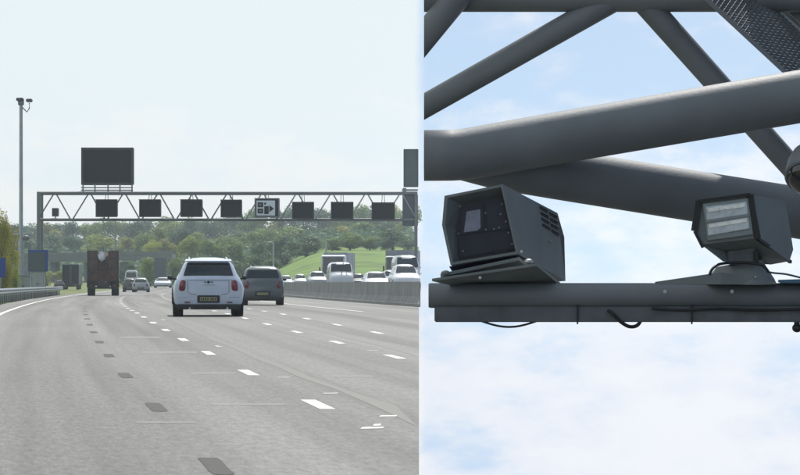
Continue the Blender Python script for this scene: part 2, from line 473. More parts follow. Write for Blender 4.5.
# pale cross ticks and scraps of old paint
for (x0, x1, y) in ((140, 196, 353), (190, 234, 374), (210, 284, 405), (135, 195, 423), (118, 158, 338), (330, 372, 377)):
    D, oa = o_of(x0, y); _, ob = o_of(x1, y)
    q = B(); t = 0.0012 * D * D / 4
    z = zr(D) + 0.0022
    q.add([(Rd(D) + oa, D, z), (Rd(D) + ob, D, z), (Rd(D) + ob, D + t, z), (Rd(D) + oa, D + t, z)], [(0, 1, 2, 3)])
    q.build('cross_tick', 'paint_ghost', road)
for (x, y, w) in ((372, 429, 12), (388, 417, 9), (330, 394, 8), (283, 378, 7), (372, 351, 6), (377, 426, 4)):
    D, o = o_of(x, y); ww = w / F * D
    q = B(); z = zr(D) + 0.003; cx = Rd(D) + o
    q.add([(cx - ww, D, z), (cx + ww * .9, D + .05, z), (cx + ww, D + .32, z), (cx - ww * .8, D + .28, z)], [(0, 1, 2, 3)])
    q.build('paint_scrap', 'paint_white' if y > 410 else 'paint_faded', road)
for i in range(2, 14, 3):
    D0 = 31 + i * 9.4 + 3.0
    if 400 + (Rd(D0) + 3.25) / D0 * F < 408: road_mark('paint_scrap', 3.25, D0, D0 + 1.2, 0.10, 'paint_faded', 0.003, jag=0.02)
# darker seam beside lane b
road_mark('road_seam', 6.25, 47, 200, 0.20, 'seam_dark', 0.002, jag=0.06)
road_mark('road_seam', 3.5, 26, 150, 0.16, 'seam_dark', 0.002, jag=0.05)

# ------------------------------------------------------------------ barriers
def barrier():
    t = thing('concrete_barrier', 'long grey concrete barrier between the two carriageways', 'barrier', (Rd(140) + 15, 140, zr(140)))
    org = Vector(t.location); D = 110.0
    prof = [(-.30, 0), (-.30, .10), (-.14, .36), (-.10, .90), (.10, .90), (.14, .36), (.30, .10), (.30, 0)]
    while D < 460:
        D1 = D + 5.95; rings = []
        for d in (D, D1):
            rings.append([Vector((Rd(d) + 14.95 + x, d, zr(d) + z * 1.14)) for x, z in prof])
        if 400 + (Rd(D1) + 14.6) / D1 * F < 421:
            b = B(); b.loft(rings); u = b.build('barrier_unit', 'concrete', t, org)
            if 400 + (Rd(D) + 15.3) / D * F > 419: clip_x(u, edge(D1) + .02 - org.x)
        D += 6.0
barrier()


def guardrail():
    t = thing('crash_barrier', 'galvanised steel crash barrier on posts along the left verge', 'crash barrier', (Rd(150) - 3.1, 150, zr(150)))
    org = Vector(t.location); D = 100.0
    prof = [(0, .40), (.05, .44), (.05, .49), (0, .54), (.05, .59), (.05, .64), (0, .70), (-.012, .70), (-.012, .40)]
    while D < 262:
        D1 = D + 3.2
        ps = lambda d: [Vector((Rd(d) - 3.1 + x, d, zr(d) + z + 0.0)) for x, z in prof]
        b = B(); b.loft([ps(D), ps(D1 - .01)]); b.build('rail_beam', 'zinc', t, org)
        b = B(); b.box((Rd(D) - 3.24, D, zr(D) + .29), (.06, .10, .78)); b.build('post', 'zinc_dark', t, org)
        D += 3.2
    # low concrete plinth behind the rail
    b = B(); rings = [[Vector((Rd(d) - 3.55 + x, d, zr(d) + z)) for x, z in ((-.15, -.1), (.15, -.1), (.15, .30), (-.15, .30))] for d in range(100, 262, 8)]
    b.loft(rings); b.build('plinth', 'concrete_dark', t, org)
guardrail()

# ------------------------------------------------------------------ vehicles
WPROF = {'suv': [(0, .84), (.16, .88), (.24, .97), (.36, 1.0), (.50, 1.0), (.59, .96), (.655, .875), (.70, .825), (.80, .77), (.92, .69), (.97, .63), (1, .55)],
         'van': [(0, .84), (.14, .92), (.22, .98), (.40, 1.0), (.60, .985), (.80, .93), (.93, .88), (.98, .82), (1, .76)]}
WPROF['estate'] = [(0, .84), (.16, .88), (.24, .97), (.36, 1.0), (.50, 1.0), (.60, .975), (.66, .935), (.72, .90), (.80, .865), (.92, .80), (.97, .74), (1, .66)]
STN = {'suv': [(-.5, .27, .56, .88), (-.494, .20, .615, .95), (-.478, .165, .665, .99), (-.455, .15, .74, 1), (-.425, .15, .85, 1), (-.40, .15, .935, 1), (-.375, .15, .975, 1),
               (-.2, .15, 1, 1), (0, .15, 1, 1), (.08, .15, .975, 1), (.13, .15, .90, 1), (.26, .15, .665, 1), (.32, .15, .625, 1), (.42, .16, .57, .98), (.47, .18, .51, .94), (.495, .22, .44, .88), (.5, .25, .38, .82)],
       'van': [(-.5, .14, .95, .96), (-.49, .12, .985, 1), (-.45, .12, 1, 1), (.12, .12, 1, 1), (.20, .12, .985, 1), (.25, .12, .93, 1), (.37, .12, .64, 1), (.42, .12, .57, .99), (.475, .14, .50, .95), (.495, .18, .42, .9), (.5, .22, .36, .84)]}


def wheel_parts(t, x, y, r, w, side):
    b = B(); b.tube([(x - w / 2, y, r), (x - w / 2 + .02, y, r), (x + w / 2 - .02, y, r), (x + w / 2, y, r)], [r * .93, r, r, r * .93], 24)
    ty = b.build('wheel', 'tyre', t, smooth=40)
    b = B(); xo = x + side * (w / 2 + .004)
    b.tube([(xo - side * .03, y, r), (xo, y, r)], r * .64, 18); b.tube([(xo, y, r), (xo + side * .012, y, r)], r * .18, 10)
    b.build('rim', 'rim', ty, smooth=40)


def car(name, label, px, D, W, H, L, paint, style='suv', away=True, group=None, cat='car', dz=0.0, heading=None, detail=True, off=None, rails=False, roof=None, plate=True, ground_z=None, shape=None):
    X = (px - 400) / F * D
    z = (zr(D) + dz) if ground_z is None else ground_z
    rz = -math.atan(slope(D)) if heading is None else heading
    t = thing(name, label, cat, (X, D, z), rz + (0 if away else math.pi), group)
    wp = WPROF[shape or style]; st = STN[style]
    wz = lambda zf: interp(wp, zf) * W / 2
    zt = lambda yf: interp([(s[0], s[2]) for s in st], yf)
    ks = [0, .06, .16, .28, .40, .52, .64, .76, .87, .95, 1.0]
    rings = []
    for (yf, zb, zt_, tp) in st:
        half = []
        for k in ks:
            zf = lerp(zb, zt_, k); xx = wz(zf) * tp
            if k == 1.0: xx *= .80
            elif k == .95: xx *= .94
            half.append((xx, zf * H))
        ring = [(-x, y_) for x, y_ in half[::-1]]
        top = [(-half[-1][0] * .5, half[-1][1] + .012 * H), (half[-1][0] * .5, half[-1][1] + .012 * H)]
        full = half + [top[1], top[0]] + ring
        rings.append([Vector((x, yf * L, zz)) for x, zz in full])
    b = B(); b.loft(rings); body = b.build('body', paint, t, smooth=32)
    rear_y = [(s[2], s[0]) for s in st if s[0] < -.3]
    def rear_pt(zf, sx, out=.014):
        yf = interp(sorted(rear_y), zf); return Vector((wz(zf) * sx, yf * L - out, zf * H))
    # rear window
    if style == 'suv':
        z0, z1 = .70, .915
        pr = []
        for zf in (z0, .77, .85, z1): pr.append([rear_pt(zf, s, .02) for s in (-.86, -.5, 0, .5, .86)])
    else:
        pr = [[Vector((wz(zf) * s, -.5 * L - .012, zf * H)) for s in (-.8, -.4, 0, .4, .8)] for zf in (.62, .72, .82, .90)]
    def grid(rows, name, m):
        n = len(rows[0]); b = B(); b.add([p for r in rows for p in r], [(i * n + j, i * n + j + 1, (i + 1) * n + j + 1, (i + 1) * n + j) for i in range(len(rows) - 1) for j in range(n - 1)])
        return b.build(name, m, t, smooth=40)
    grid(pr, 'rear_window', 'glass_dark')
    # windscreen
    fr = sorted([(s[2], s[0]) for s in st if s[0] > .05])
    w0, w1 = (.69, .93) if style == 'suv' else (.66, .94)
    rows = []
    for zf in (w0, lerp(w0, w1, .33), lerp(w0, w1, .66), w1):
        yf = interp(fr, zf); rows.append([Vector((wz(zf) * s * .90, yf * L + .03, zf * H + .015)) for s in (-1, -.5, 0, .5, 1)])
    grid(rows, 'windscreen', 'glass_dark')
    # side windows
    spans = ((-.36, -.16), (-.14, .05), (.06, .16)) if style == 'suv' else ((.10, .24),)
    zl, zh = (.685, .905) if style == 'suv' else (.62, .88)
    for s in (-1, 1):
        for ya, yb in spans:
            zhb = min(zh, zt(yb) - .05); zha = min(zh, zt(ya) - .05)
            b = B(); b.add([(s * (wz(zl) + .012), ya * L, zl * H), (s * (wz(zl) + .012), yb * L, zl * H), (s * (wz(zhb) + .012), yb * L - .02 * L, zhb * H), (s * (wz(zha) + .012), ya * L + .01 * L, zha * H)], [(0, 1, 2, 3)])
            b.build('side_window', 'glass_dark', t)
    # wheels
    r = .215 * H if style == 'suv' else .155 * H
    for s in (-1, 1):
        for yf in (-.31, .31):
            wheel_parts(t, s * (W / 2 - .145), yf * L, r, .30, s)
    # lower trim
    b = B(); b.box((0, -.478 * L, .185 * H), (W * .94, .044 * L + .06, .125 * H)); b.build('rear_bumper', 'plastic_dark', t, bevel=.06)
    b = B(); b.box((0, .488 * L, .22 * H), (W * .74, .08, .10 * H)); b.build('front_bumper', 'plastic_dark', t, bevel=.02)
    for s in (-1, 1):
        # lamps
        b = B(); za, zb = (.44, .625) if style == 'suv' else (.40, .60)
        xa, xb = (.65, .83) if style == 'suv' else (.78, .93)
        yy = -.5025 * L
        cx_, hw, cz_, hh = s * wz(.5) * (xa + xb) / 2, wz(.5) * (xb - xa) / 2, (za + zb) / 2 * H, (zb - za) / 2 * H
        loop = []
        for k in range(16):
            a = 2 * math.pi * k / 16; u = math.copysign(abs(math.cos(a)) ** .6, math.cos(a)); v = math.copysign(abs(math.sin(a)) ** .6, math.sin(a))
            loop.append((cx_ + hw * u * (1 - .12 * v) + s * -.02 * v, cz_ + hh * v))
        b.loft([[(x, yy + .10, z) for x, z in loop], [(x, yy - .004, z) for x, z in loop], [(lerp(cx_, x, .8), yy - .018, lerp(cz_, z, .86)) for x, z in loop]])
        tlo = b.build('tail_light', 'tail_red', t, smooth=50)
        b = B(); b.sphere((cx_, yy - .012, cz_ + .02), hw * .45, .35, .8, 10, 6); b.build('lamp_bulb', 'tail_bright', tlo, smooth=60)
        b = B(); b.sphere((s * W * .34, .462 * L, .45 * H), .13, .9, .6); b.build('headlight', 'head_clear', t, smooth=60)
        b = B(); b.sphere((s * (W / 2 + .09), .17 * L, .66 * H), .085, .6, .8, 10, 6); b.bar((s * (W / 2 - .12), .17 * L, .63 * H), (s * (W / 2 + .06), .17 * L, .65 * H), .05)
        b.build('door_mirror', 'plastic_dark' if detail else paint, t, smooth=60)
        if rails:
            b = B(); b.tube([(s * W * .268, -.33 * L, .975 * H), (s * W * .268, -.30 * L, 1.003 * H), (s * W * .268, 0, 1.012 * H), (s * W * .268, .05 * L, .985 * H)], .024, 8)
            b.build('roof_rail', rails, t, smooth=50)
    if plate and style == 'suv':
        b = B(); b.box((0, -.499 * L, .300 * H), (.66, .05, .13 * H)); b.build('plate_recess', 'plastic_dark', t, bevel=.015)
        b = B(); b.box((0, -.499 * L - .030, .300 * H), (.50, .012, .068 * H)); b.build('number_plate', 'plate_yellow', t)
    return t


mini = car('compact_suv', 'white compact SUV with red tail lights, nearest vehicle on the near carriageway', 207.5, 90, 2.06, 1.72, 4.1, 'car_white', rails='chrome', heading=.078)
# extra rear detail of the near car
def mini_extra():
    L, H, W = 4.1, 1.72, 2.06
    b = B(); y = -.5 * L - .005
    b.sphere((0, y + .02, .585 * H), .05, .5, .9, 14, 8)
    for s in (-1, 1): b.prism([(s * .05, y, .59 * H), (s * .13, y, .605 * H), (s * .11, y, .575 * H)], [(s * .05, y + .03, .59 * H), (s * .13, y + .03, .605 * H), (s * .11, y + .03, .575 * H)])
    b.build('badge', 'plastic_dark', mini, smooth=40)
    b = B(); b.prism([(-.70, -.43 * L, .952 * H), (.70, -.43 * L, .952 * H), (.66, -.38 * L, .985 * H), (-.66, -.38 * L, .985 * H)], [(-.70, -.43 * L, .935 * H), (.70, -.43 * L, .935 * H), (.66, -.38 * L, .965 * H), (-.66, -.38 * L, .965 * H)])
    b.build('roof_spoiler', 'car_white', mini, bevel=.008)
    b = B(); b.bar((0.02, -.448 * L, .695 * H), (.34, -.446 * L, .72 * H), .02); b.build('wiper', 'plastic_dark', mini)
    b = B(); b.box((0, -.30 * L, .80 * H), (1.15, .10, .10)); [b.box((s * .36, -.12 * L, .80 * H), (.26, .10, .30)) for s in (-1, 1)]
    b.build('seat_back', 'plastic_dark', mini, bevel=.02)
    for s in (-1, 1):   # dark wheel-arch lips
        for yf in (-.31, .31):
            pts = [(s * (W / 2 + .004), yf * L + .46 * math.cos(a), .37 + .46 * math.sin(a)) for a in [math.pi * k / 14 for k in range(15)]]
            b = B(); b.tube(pts, .038, 6); b.build('wheel_arch', 'plastic_dark', mini, smooth=50)
    b = B(); b.box((0, -.50 * L - .004, .655 * H - .05), (W * .66, .012, .010)); b.build('tailgate_seam', 'plastic_dark', mini)
    for s in (-1, 1):
        b = B(); b.tube([(s * .60, -.5 * L - .002, .60 * H), (s * .60, -.5 * L - .002, .42 * H), (s * .52, -.5 * L - .002, .385 * H), (s * .36, -.5 * L - .002, .375 * H)], .006, 6); b.build('tailgate_gap', 'plastic_dark', mini)
        b = B(); b.box((s * .75, -.5 * L + .01, .33 * H), (.30, .02, .007)); b.build('bumper_gap', 'plastic_dark', mini)
        b = B(); b.tube([(s * .55, -.5 * L + .12, .14 * H), (s * .55, -.5 * L - .03, .14 * H)], .035, 12); b.build('exhaust_pipe', 'chrome', mini, smooth=50)
    b = B(); b.box((0, -.5 * L - .012, .55 * H), (.34, .02, .014)); b.build('tailgate_handle', 'chrome', mini)
    for k in range(7):
        b = B(); b.box((-.205 + k * .062 + (.035 if k > 3 else 0), -.499 * L - .038, .300 * H), (.030, .004, .075)); b.build('plate_mark', 'plastic_dark', mini)
    for s in (-1, 1):
        b = B(); b.box((s * .62, -.5 * L - .012, .245 * H), (.16, .02, .035)); b.build('rear_reflector', 'tail_red', mini)
mini_extra()
car('estate_suv', 'dark grey SUV just ahead and right of the nearest white car', 262, 133, 1.86, 1.70, 4.4, 'car_grey', rails='chrome', heading=.058, shape='estate')
car('distant_car', 'small dark car between the rusty tipper lorry and a silver car', 130, 326, 1.5, 1.45, 4.0, 'car_dark', detail=False)
car('distant_car', 'small silver car on the road just right of the rusty tipper lorry', 141, 318, 1.8, 1.50, 4.0, 'car_silver', detail=False)
car('white_van', 'white van far ahead, its roof showing above the distant silver car', 132, 420, 1.8, 2.55, 5.2, 'car_white_b', style='van', cat='van', detail=False)
car('distant_car', 'white car far off behind the barrier, left of the nearest white car', 163, 425, 2.4, 1.45, 4.2, 'car_white_b', away=False, dz=.1, detail=False, group='oncoming traffic', plate=False)
car('oncoming_car', 'silver oncoming car in front of the lorry, left of the white van', 317, 284, 1.8, 1.58, 4.2, 'car_silver', away=False, dz=.52, detail=False, group='oncoming traffic', plate=False)
car('oncoming_car', 'white oncoming car between the white van and the grey trailer', 375.5, 216, 1.82, 1.45, 4.3, 'car_white_b', away=False, dz=.36, detail=False, group='oncoming traffic', plate=False)
car('oncoming_car', 'leftmost low white car peeping over the concrete barrier beside the grey SUV', 286, 335, 1.5, 1.35, 4.0, 'car_white_b', away=False, dz=.45, detail=False, group='oncoming traffic', plate=False)
car('oncoming_car', 'small silver car peeping over the barrier, second right of the grey SUV', 300, 330, 1.45, 1.48, 4.0, 'car_silver', away=False, dz=.45, detail=False, group='oncoming traffic', plate=False)
car('oncoming_van', 'white oncoming van in front of the blue-fronted lorry', 340, 250, 2.0, 2.30, 5.0, 'car_white_b', style='van', away=False, dz=.42, detail=False, cat='van', group='oncoming traffic')
car('oncoming_van', 'white oncoming people carrier nearest behind the barrier, by the right leg', 404.6, 200, 1.83, 1.78, 4.6, 'car_white_b', away=False, dz=.44, detail=False, cat='van', group='oncoming traffic', plate=False)
car('oncoming_van', 'tall silver van with dark windscreen behind the rightmost people carrier', 405.5, 232, 1.9, 2.72, 5.2, 'car_silver', style='van', away=False, dz=.40, detail=False, cat='van', group='oncoming traffic')
car('oncoming_car', 'small dark oncoming car just right of the white van', 357.5, 290, 1.5, 1.45, 4.0, 'car_dark', away=False, dz=.45, detail=False, group='oncoming traffic', plate=False)
car('oncoming_car', 'silver oncoming car tucked behind the rightmost people carrier', 391, 250, 1.6, 1.62, 4.2, 'car_silver', away=False, dz=.45, detail=False, group='oncoming traffic', plate=False)
car('distant_car', 'dark car on the verge side beside the dark box lorry', 60.5, 385, 1.45, 1.1, 4.0, 'car_dark', detail=False, dz=.1)


def tipper():
    D = 234; t = thing('tipper_lorry', 'rusty brown tipper lorry seen from behind, white bag on its load', 'lorry', ((103 - 400) / F * D, D, zr(D)), -math.atan(slope(D)))
    def bx(name, c, d, m, bev=.02, p=None): b = B(); b.box(c, d); return b.build(name, m, p or t, bevel=bev)
    bx('chassis', (0, 2.6, .85), (.95, 6.4, .32), 'truck_dark')
    for s in (-1, 1):
        for y in (.9, 2.2, 6.0):
            wheel_parts(t, s * .93, y, .52, .56 if y < 4 else .34, s)
        bx('mudguard', (s * .93, .25, .95), (.66, .05, .62), 'plastic_dark')
        lp = bx('tail_lamp_box', (s * .88, -.36, .80), (.50, .10, .16), 'plastic_dark')
        b = B(); b.box((s * .95, -.425, .80), (.22, .03, .10)); b.build('tail_lens', 'tail_red', lp)
        bx('side_board', (s * 1.16, 1.9, 2.35), (.10, 4.2, 2.3), 'truck_dark')
        bx('rear_door', (s * .80, -.27, 2.40), (.80, .12, 2.24), 'truck_brown', .03)
        bx('door_frame', (s * 1.17, -.30, 2.40), (.10, .14, 2.28), 'truck_dark')
        bx('door_bar', (s * .80, -.345, 2.9), (.78, .05, .08), 'truck_dark')
        bx('door_bar', (s * .80, -.345, 2.1), (.78, .05, .08), 'truck_dark')
        bx('hinge_bracket', (s * .72, -.34, 1.45), (.16, .18, .50), 'rust_brown')
        bx('ram_guard', (s * .42, -.36, 1.55), (.14, .14, 1.0), 'rust_brown')
    bx('bumper', (0, -.40, .62), (2.3, .12, .16), 'plastic_dark')
    bx('bed_floor', (0, 1.9, 1.24), (2.2, 4.3, .14), 'rust_brown')
    tg = bx('tailgate', (0, -.34, 1.55), (2.1, .10, .80), 'rust_brown')
    for k in range(5):
        b = B(); b.box((-.72 + k * .36, -.42, 1.55), (.07, .06, .76)); b.build('rib', 'rust_brown', tg, bevel=.01)
    bx('plate_light_bar', (0, -.36, 1.05), (.62, .05, .14), 'box_grey')
    # load: crumpled heap of scrap
    b = B(); rnd = random.Random(3)
    rows = []
    for i in range(9):
        rows.append([Vector((-1 + j * .2, .0 + i * .45, 2.75 + .60 * math.exp(-((j - 5) / 3.4) ** 2) * (.7 + .3 * math.sin(i)) + rnd.uniform(-.12, .12))) for j in range(11)])
    b.add([p for r in rows for p in r], [(i * 11 + j, i * 11 + j + 1, (i + 1) * 11 + j + 1, (i + 1) * 11 + j) for i in range(8) for j in range(10)])
    b.add(rows[0] + [Vector((p.x, p.y, 1.3)) for p in rows[0]], [(j, j + 1, 12 + j, 11 + j) for j in range(10)])
    b.build('load', 'rust_brown', t)
    for s, y, z in ((-.35, -.1, 2.3), (.15, -.14, 2.5), (.4, -.1, 2.2), (0, -.12, 2.0), (-.15, -.14, 2.65)):
        b = B(); b.tube([(s, y, z - .7), (s + .12, y - .05, z), (s - .05, y, z + .35)], .06, 8); b.build('scrap_pipe', 'rust_brown', t, smooth=50)
    for k in range(14):
        w_, h_ = rnd.uniform(.12, .4), rnd.uniform(.12, .5)
        bx('scrap_piece', (rnd.uniform(-.9, .9), -.45 - rnd.uniform(0, .06), rnd.uniform(.95, 2.35)), (w_, .10, h_), 'rust_brown' if k % 3 else 'truck_dark', .02)
    bx('cab', (0, 6.0, 1.9), (2.3, 1.9, 2.3), 'truck_dark', .08)
    b = B(); b.sphere((-.10, -.20, 3.05), .24, .8, 1.35, 12, 8)
    for v in b.v: v += Vector((rnd.uniform(-.09, .09), 0, rnd.uniform(-.10, .10)))
    b.build('white_bag', 'box_white', t)
tipper()


def box_lorry_rear():
    D = 385; t = thing('box_lorry', 'dark box lorry seen from behind on the left, beyond the crash barrier', 'lorry', ((70.5 - 400) / F * D, D, zr(D)), .05)
    def bx(name, c, d, m, bev=.03): b = B(); b.box(c, d); return b.build(name, m, t, bevel=bev)
    bx('box_body', (0, 3.2, 1.95), (2.15, 6.4, 2.55), 'sign_grey')
    for s in (-1, 1):
        bx('rear_door', (s * .52, -.03, 1.95), (1.0, .05, 2.4), 'sign_black')
        b = B(); b.tube([(s * .1, -.08, .85), (s * .1, -.08, 3.0)], .025, 8); b.build('lock_rod', 'zinc_dark', t)
        for y in (1.2, 5.8): wheel_parts(t, s * .85, y, .45, .34, s)
        bx('tail_lamp', (s * .8, -.02, .58), (.3, .06, .12), 'tail_red')
    bx('bumper', (0, .0, .45), (2.1, .1, .14), 'plastic_dark')
    bx('chassis', (0, 3.4, .62), (.9, 7.5, .2), 'truck_dark')
    bx('cab', (0, 7.6, 1.5), (2.1, 1.7, 2.0), 'truck_dark', .1)
box_lorry_rear()


def lorry(name, label, px, D, W, topy, cabtop, boxm, cabm, L=9.0, side=0.0, heading=0.0, boxw=None):
    z0 = zr(D) + OPP; X = (px - 400) / F * D
    t = thing(name, label, 'lorry', (X, D, z0), math.pi + heading, 'oncoming traffic')
    top = EYE + (270 - topy) / F * D - z0; ct = EYE + (270 - cabtop) / F * D - z0
    def bx(name_, c, d, m, bev=.04, p=None): b = B(); b.box(c, d); return b.build(name_, m, p or t, bevel=bev)
    # local +Y is forward (towards the viewer)
    cabh = ct - .45
    b = B()
    prof = [(-1.6, .45), (.08, .45), (.14, 1.1), (.06, 1.45), (-.12, ct - .12), (-.3, ct), (-1.6, ct)]
    b.prism([(-W / 2, y, z) for y, z in prof], [(W / 2, y, z) for y, z in prof]); b.build('cab', cabm, t, bevel=.05)
    b = B(); b.add([(-W * .45, .10, 1.50), (W * .45, .10, 1.50), (W * .43, -.09, ct - .30), (-W * .43, -.09, ct - .30)], [(0, 1, 2, 3)]); b.build('windscreen', 'glass_dark', t)
    bx('sun_visor', (0, .0, ct - .22), (W * .92, .22, .05), 'plastic_dark', .01)
    bx('bumper', (0, .10, .55), (W, .2, .34), 'plastic_dark')
    bx('grille', (0, .13, 1.0), (W * .6, .06, .4), 'plastic_dark')
    for s in (-1, 1):
        bx('headlight', (s * W * .38, .16, .72), (.34, .06, .18), 'head_clear', .02)
        bx('door_mirror', (s * (W / 2 + .16), -.05, 1.9), (.14, .12, .55), 'plastic_dark')
        bx('side_window', (s * (W / 2 + .006), -.75, 1.85), (.012, .8, .6), 'glass_dark', 0)
        for y in (-.6, -L + 1.5): wheel_parts(t, s * (W / 2 - .2), y, .48, .36, s)
    bw = boxw or W
    bd = bx('trailer_box', (0, -1.9 - (L - 2) / 2, (top + 1.0) / 2), (bw, L - 2, top - 1.0), boxm, .05)
    for s in (-1, 1):
        for k in range(5):
            b = B(); b.box((s * (bw / 2 + .012), -2.4 - k * (L - 3) / 4, (top + 1.0) / 2), (.03, .08, top - 1.1)); b.build('rib', boxm, bd)
    bx('chassis', (0, -L / 2, .75), (.9, L - 1, .25), 'truck_dark')
    return t


lorry('box_lorry', 'oncoming lorry with grey box body and blue-and-white cab, behind the white van', 333, 300, 2.35, 252.5, 255, 'box_grey', 'box_white', heading=-.10)
lorry('box_lorry', 'oncoming grey trailer lorry at the right, partly hidden by pale vans', 399, 275, 2.5, 250, 256, 'box_grey', 'box_grey', L=7.5, heading=-.08, boxw=2.8)

# ------------------------------------------------------------------ far gantry and its signs
GD = 250.0
def far_gantry():
    base = P(37, 270, GD); gz = zr(GD)
    t = thing('sign_gantry', 'long steel truss gantry spanning the motorway with lane signals', 'gantry', (base.x, GD, gz))
    org = Vector(t.location)
    TOP, BOT, BACK = 193.0, 219.5, 2.2
    x0, x1 = 37.0, 417.0
    off = Vector((0, BACK, 0))
    for nm, y, r in (('top_chord', TOP, .13), ('bottom_chord', BOT, .11)):
        for k in (0, 1):
            b = B(); b.tube([P(x0, y, GD) + off * k, P(x1, y, GD) + off * k], r, 10); b.build(nm, 'zinc_dark', t, org, smooth=50)
    per = 34.6; n = 0; x = 38.0
    while x + per / 2 <= x1 + 2:
        for k in (0, 1):
            dd = GD + BACK * k
            a, c, d = P(x, BOT, dd), P(x + per / 2 - 1, TOP, dd), P(x + per - 2, BOT, dd)
            for p, q in ((a, c), (c + Vector((.12, 0, 0)), d)):
                if q.x / GD * F + 400 > 418: continue
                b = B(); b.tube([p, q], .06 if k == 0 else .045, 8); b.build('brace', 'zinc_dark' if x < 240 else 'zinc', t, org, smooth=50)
        for y in (TOP, BOT):
            b = B(); b.tube([P(x, y, GD), P(x, y, GD) + off], .06, 8); b.build('cross_tie', 'zinc_dark', t, org, smooth=50)
        x += per
    for px in (38.5, 416):
        for k in (0, 1):
            p = P(px, TOP, GD) + off * k
            b = B(); b.box((p.x, p.y, (p.z + gz - .3) / 2), (.26, .26, p.z - gz + .5)); b.build('leg', 'zinc_dark', t, org, bevel=.02)
        p = P(px, 205, GD); 
    # grey cladding panel round the head of the right leg
    a, c = P(402.5, 194.5, GD), P(418, 226, GD)
    b = B(); b.box(((a.x + c.x) / 2, GD + .6, (a.z + c.z) / 2), (c.x - a.x, .9, a.z - c.z)); b.build('leg_cladding', 'sign_grey', t, org, bevel=.03)
    b = B(); b.box(((a.x + c.x) / 2 + .38, GD + .13, (a.z + c.z) / 2 - .1), (.10, .06, 1.2)); b.build('cladding_slot', 'plastic_dark', t, org)
    # maintenance rail below the big sign
    for y in (187.6, 190.2):
        b = B(); b.tube([P(81, y, GD), P(133, y, GD)], .05, 8); b.build('hand_rail', 'zinc_dark', t, org, smooth=50)
    for px in (83, 95, 108, 120, 132):
        b = B(); b.tube([P(px, 184, GD), P(px, 193, GD)], .06, 8); b.build('rail_post', 'zinc_dark', t, org, smooth=50)
    b = B(); b.tube([P(402, 190, GD), P(418, 190, GD)], .07, 8); b.build('hand_rail', 'zinc_dark', t, org, smooth=50)
    b = B(); b.bar(P(404.5, 188, GD), P(404.5, 194, GD), .3); b.build('rail_post', 'zinc_dark', t, org)
far_gantry()


def panel_sign(name, label, x0, x1, y0, y1, D, face, edgem, depth=.5, group=None, hang=None, lit=False):
    a, c = P(x0, y0, D), P(x1, y1, D); cx, cz = (a.x + c.x) / 2, (a.z + c.z) / 2; w, h = c.x - a.x, a.z - c.z
    t = thing(name, label, 'sign', (cx, D, c.z), 0, group); org = Vector(t.location)
    b = B(); b.box((cx, D + depth / 2, cz), (w, depth, h)); b.build('housing', edgem, t, org, bevel=.06)
    fr = .07 * min(w, h)
    b = B(); b.box((cx, D - .012, cz), (w - 2 * fr, .03, h - 2 * fr)); fa = b.build('display', face, t, org)
    for s in (-1, 1):
        b = B(); b.box((cx + s * (w / 2 - fr / 2), D - .05, cz), (fr * .7, .12, h)); b.build('frame_bar', edgem, t, org)
        b = B(); b.box((cx, D - .05, cz + s * (h / 2 - fr / 2)), (w - 2 * fr, .10, fr * .7)); b.build('frame_bar', edgem, t, org)
    if hang is not None:
        tz = P(0, hang, D).z
        for s in (-.12, .12):
            b = B(); b.bar((cx + s, D + depth * .6, cz + h / 2 - .02), (cx + s * .6, D + depth * .6, tz), .05); b.build('hanger', 'zinc_dark', t, org)
    return t, org


panel_sign('message_sign', 'large dark rectangular message sign mounted on top of the gantry', 81, 133.5, 147.5, 185, GD + .4, 'sign_black', 'sign_edge', .7)
panel_sign('message_sign', 'grey-blue sign panel standing on the right end of the gantry', 403.5, 418.4, 149, 187, GD + .4, 'sign_grey', 'sign_grey', .7)
names = ['leftmost, below the big message sign', 'second from the left', 'third from the left', 'directly left of the lit one',
         None, 'directly right of the lit one', 'second from the right', 'rightmost, next to the right leg']
for i, (x0, x1, y0, y1) in enumerate(((95.5, 117.5, 199.5, 217), (139, 161, 199.5, 217), (180.3, 202.5, 199.5, 217), (220.5, 242, 199.8, 217.3), (254.5, 279.5, 198, 217.5), (292, 314, 202, 219), (330.8, 353.4, 202, 219), (371.5, 395, 202.5, 220))):
    D = GD - .75
    if names[i]:
        t, org = panel_sign('lane_signal', 'dark square lane signal hanging from the gantry, ' + names[i], x0, x1, y0, y1, D, 'sign_black', 'sign_edge', .45, 'lane signals on the gantry', 193)
        a, c = P(x0, y0, D), P(x1, y1, D)
        b = B(); b.box(((a.x + c.x) / 2, D - .22, a.z - .01), (c.x - a.x, .40, .04)); b.build('hood', 'sign_edge', t, org)
    else:
        t, org = panel_sign('lane_signal', 'lit lane signal with white display showing dark blocks and an arrow', x0, x1, y0, y1, D, 'sign_black', 'sign_lit_case', .6, 'lane signals on the gantry', 193)
        a, c = P(256.5, 200.5, D - .03), P(275, 215.5, D - .03); w, h = c.x - a.x, a.z - c.z
        b = B(); b.box(((a.x + c.x) / 2, D - .05, (a.z + c.z) / 2), (w, .03, h)); lit = b.build('lit_panel', 'sign_lit', t, org)
        def blk(u0, u1, v0, v1, m='sign_black', d=.085):
            b = B(); b.box((a.x + w * (u0 + u1) / 2, D - d, c.z + h * (v0 + v1) / 2), (w * (u1 - u0), .03, h * (v1 - v0))); b.build('symbol_block', m, lit, org)
        blk(.06, .36, .55, .88); blk(.06, .36, .14, .46); blk(.42, .66, .10, .62); blk(.12, .26, .66, .78, 'sign_lit_case', .11); blk(.14, .28, .24, .36, 'sign_lit_case', .11)
        blk(.42, .52, .72, .86)
        b = B(); y = D - .085
        b.plate([(a.x + w * .70, y, c.z + h * .22), (a.x + w * .94, y, c.z + h * .46), (a.x + w * .70, y, c.z + h * .70)], .02); b.build('symbol_arrow', 'sign_black', lit, org)
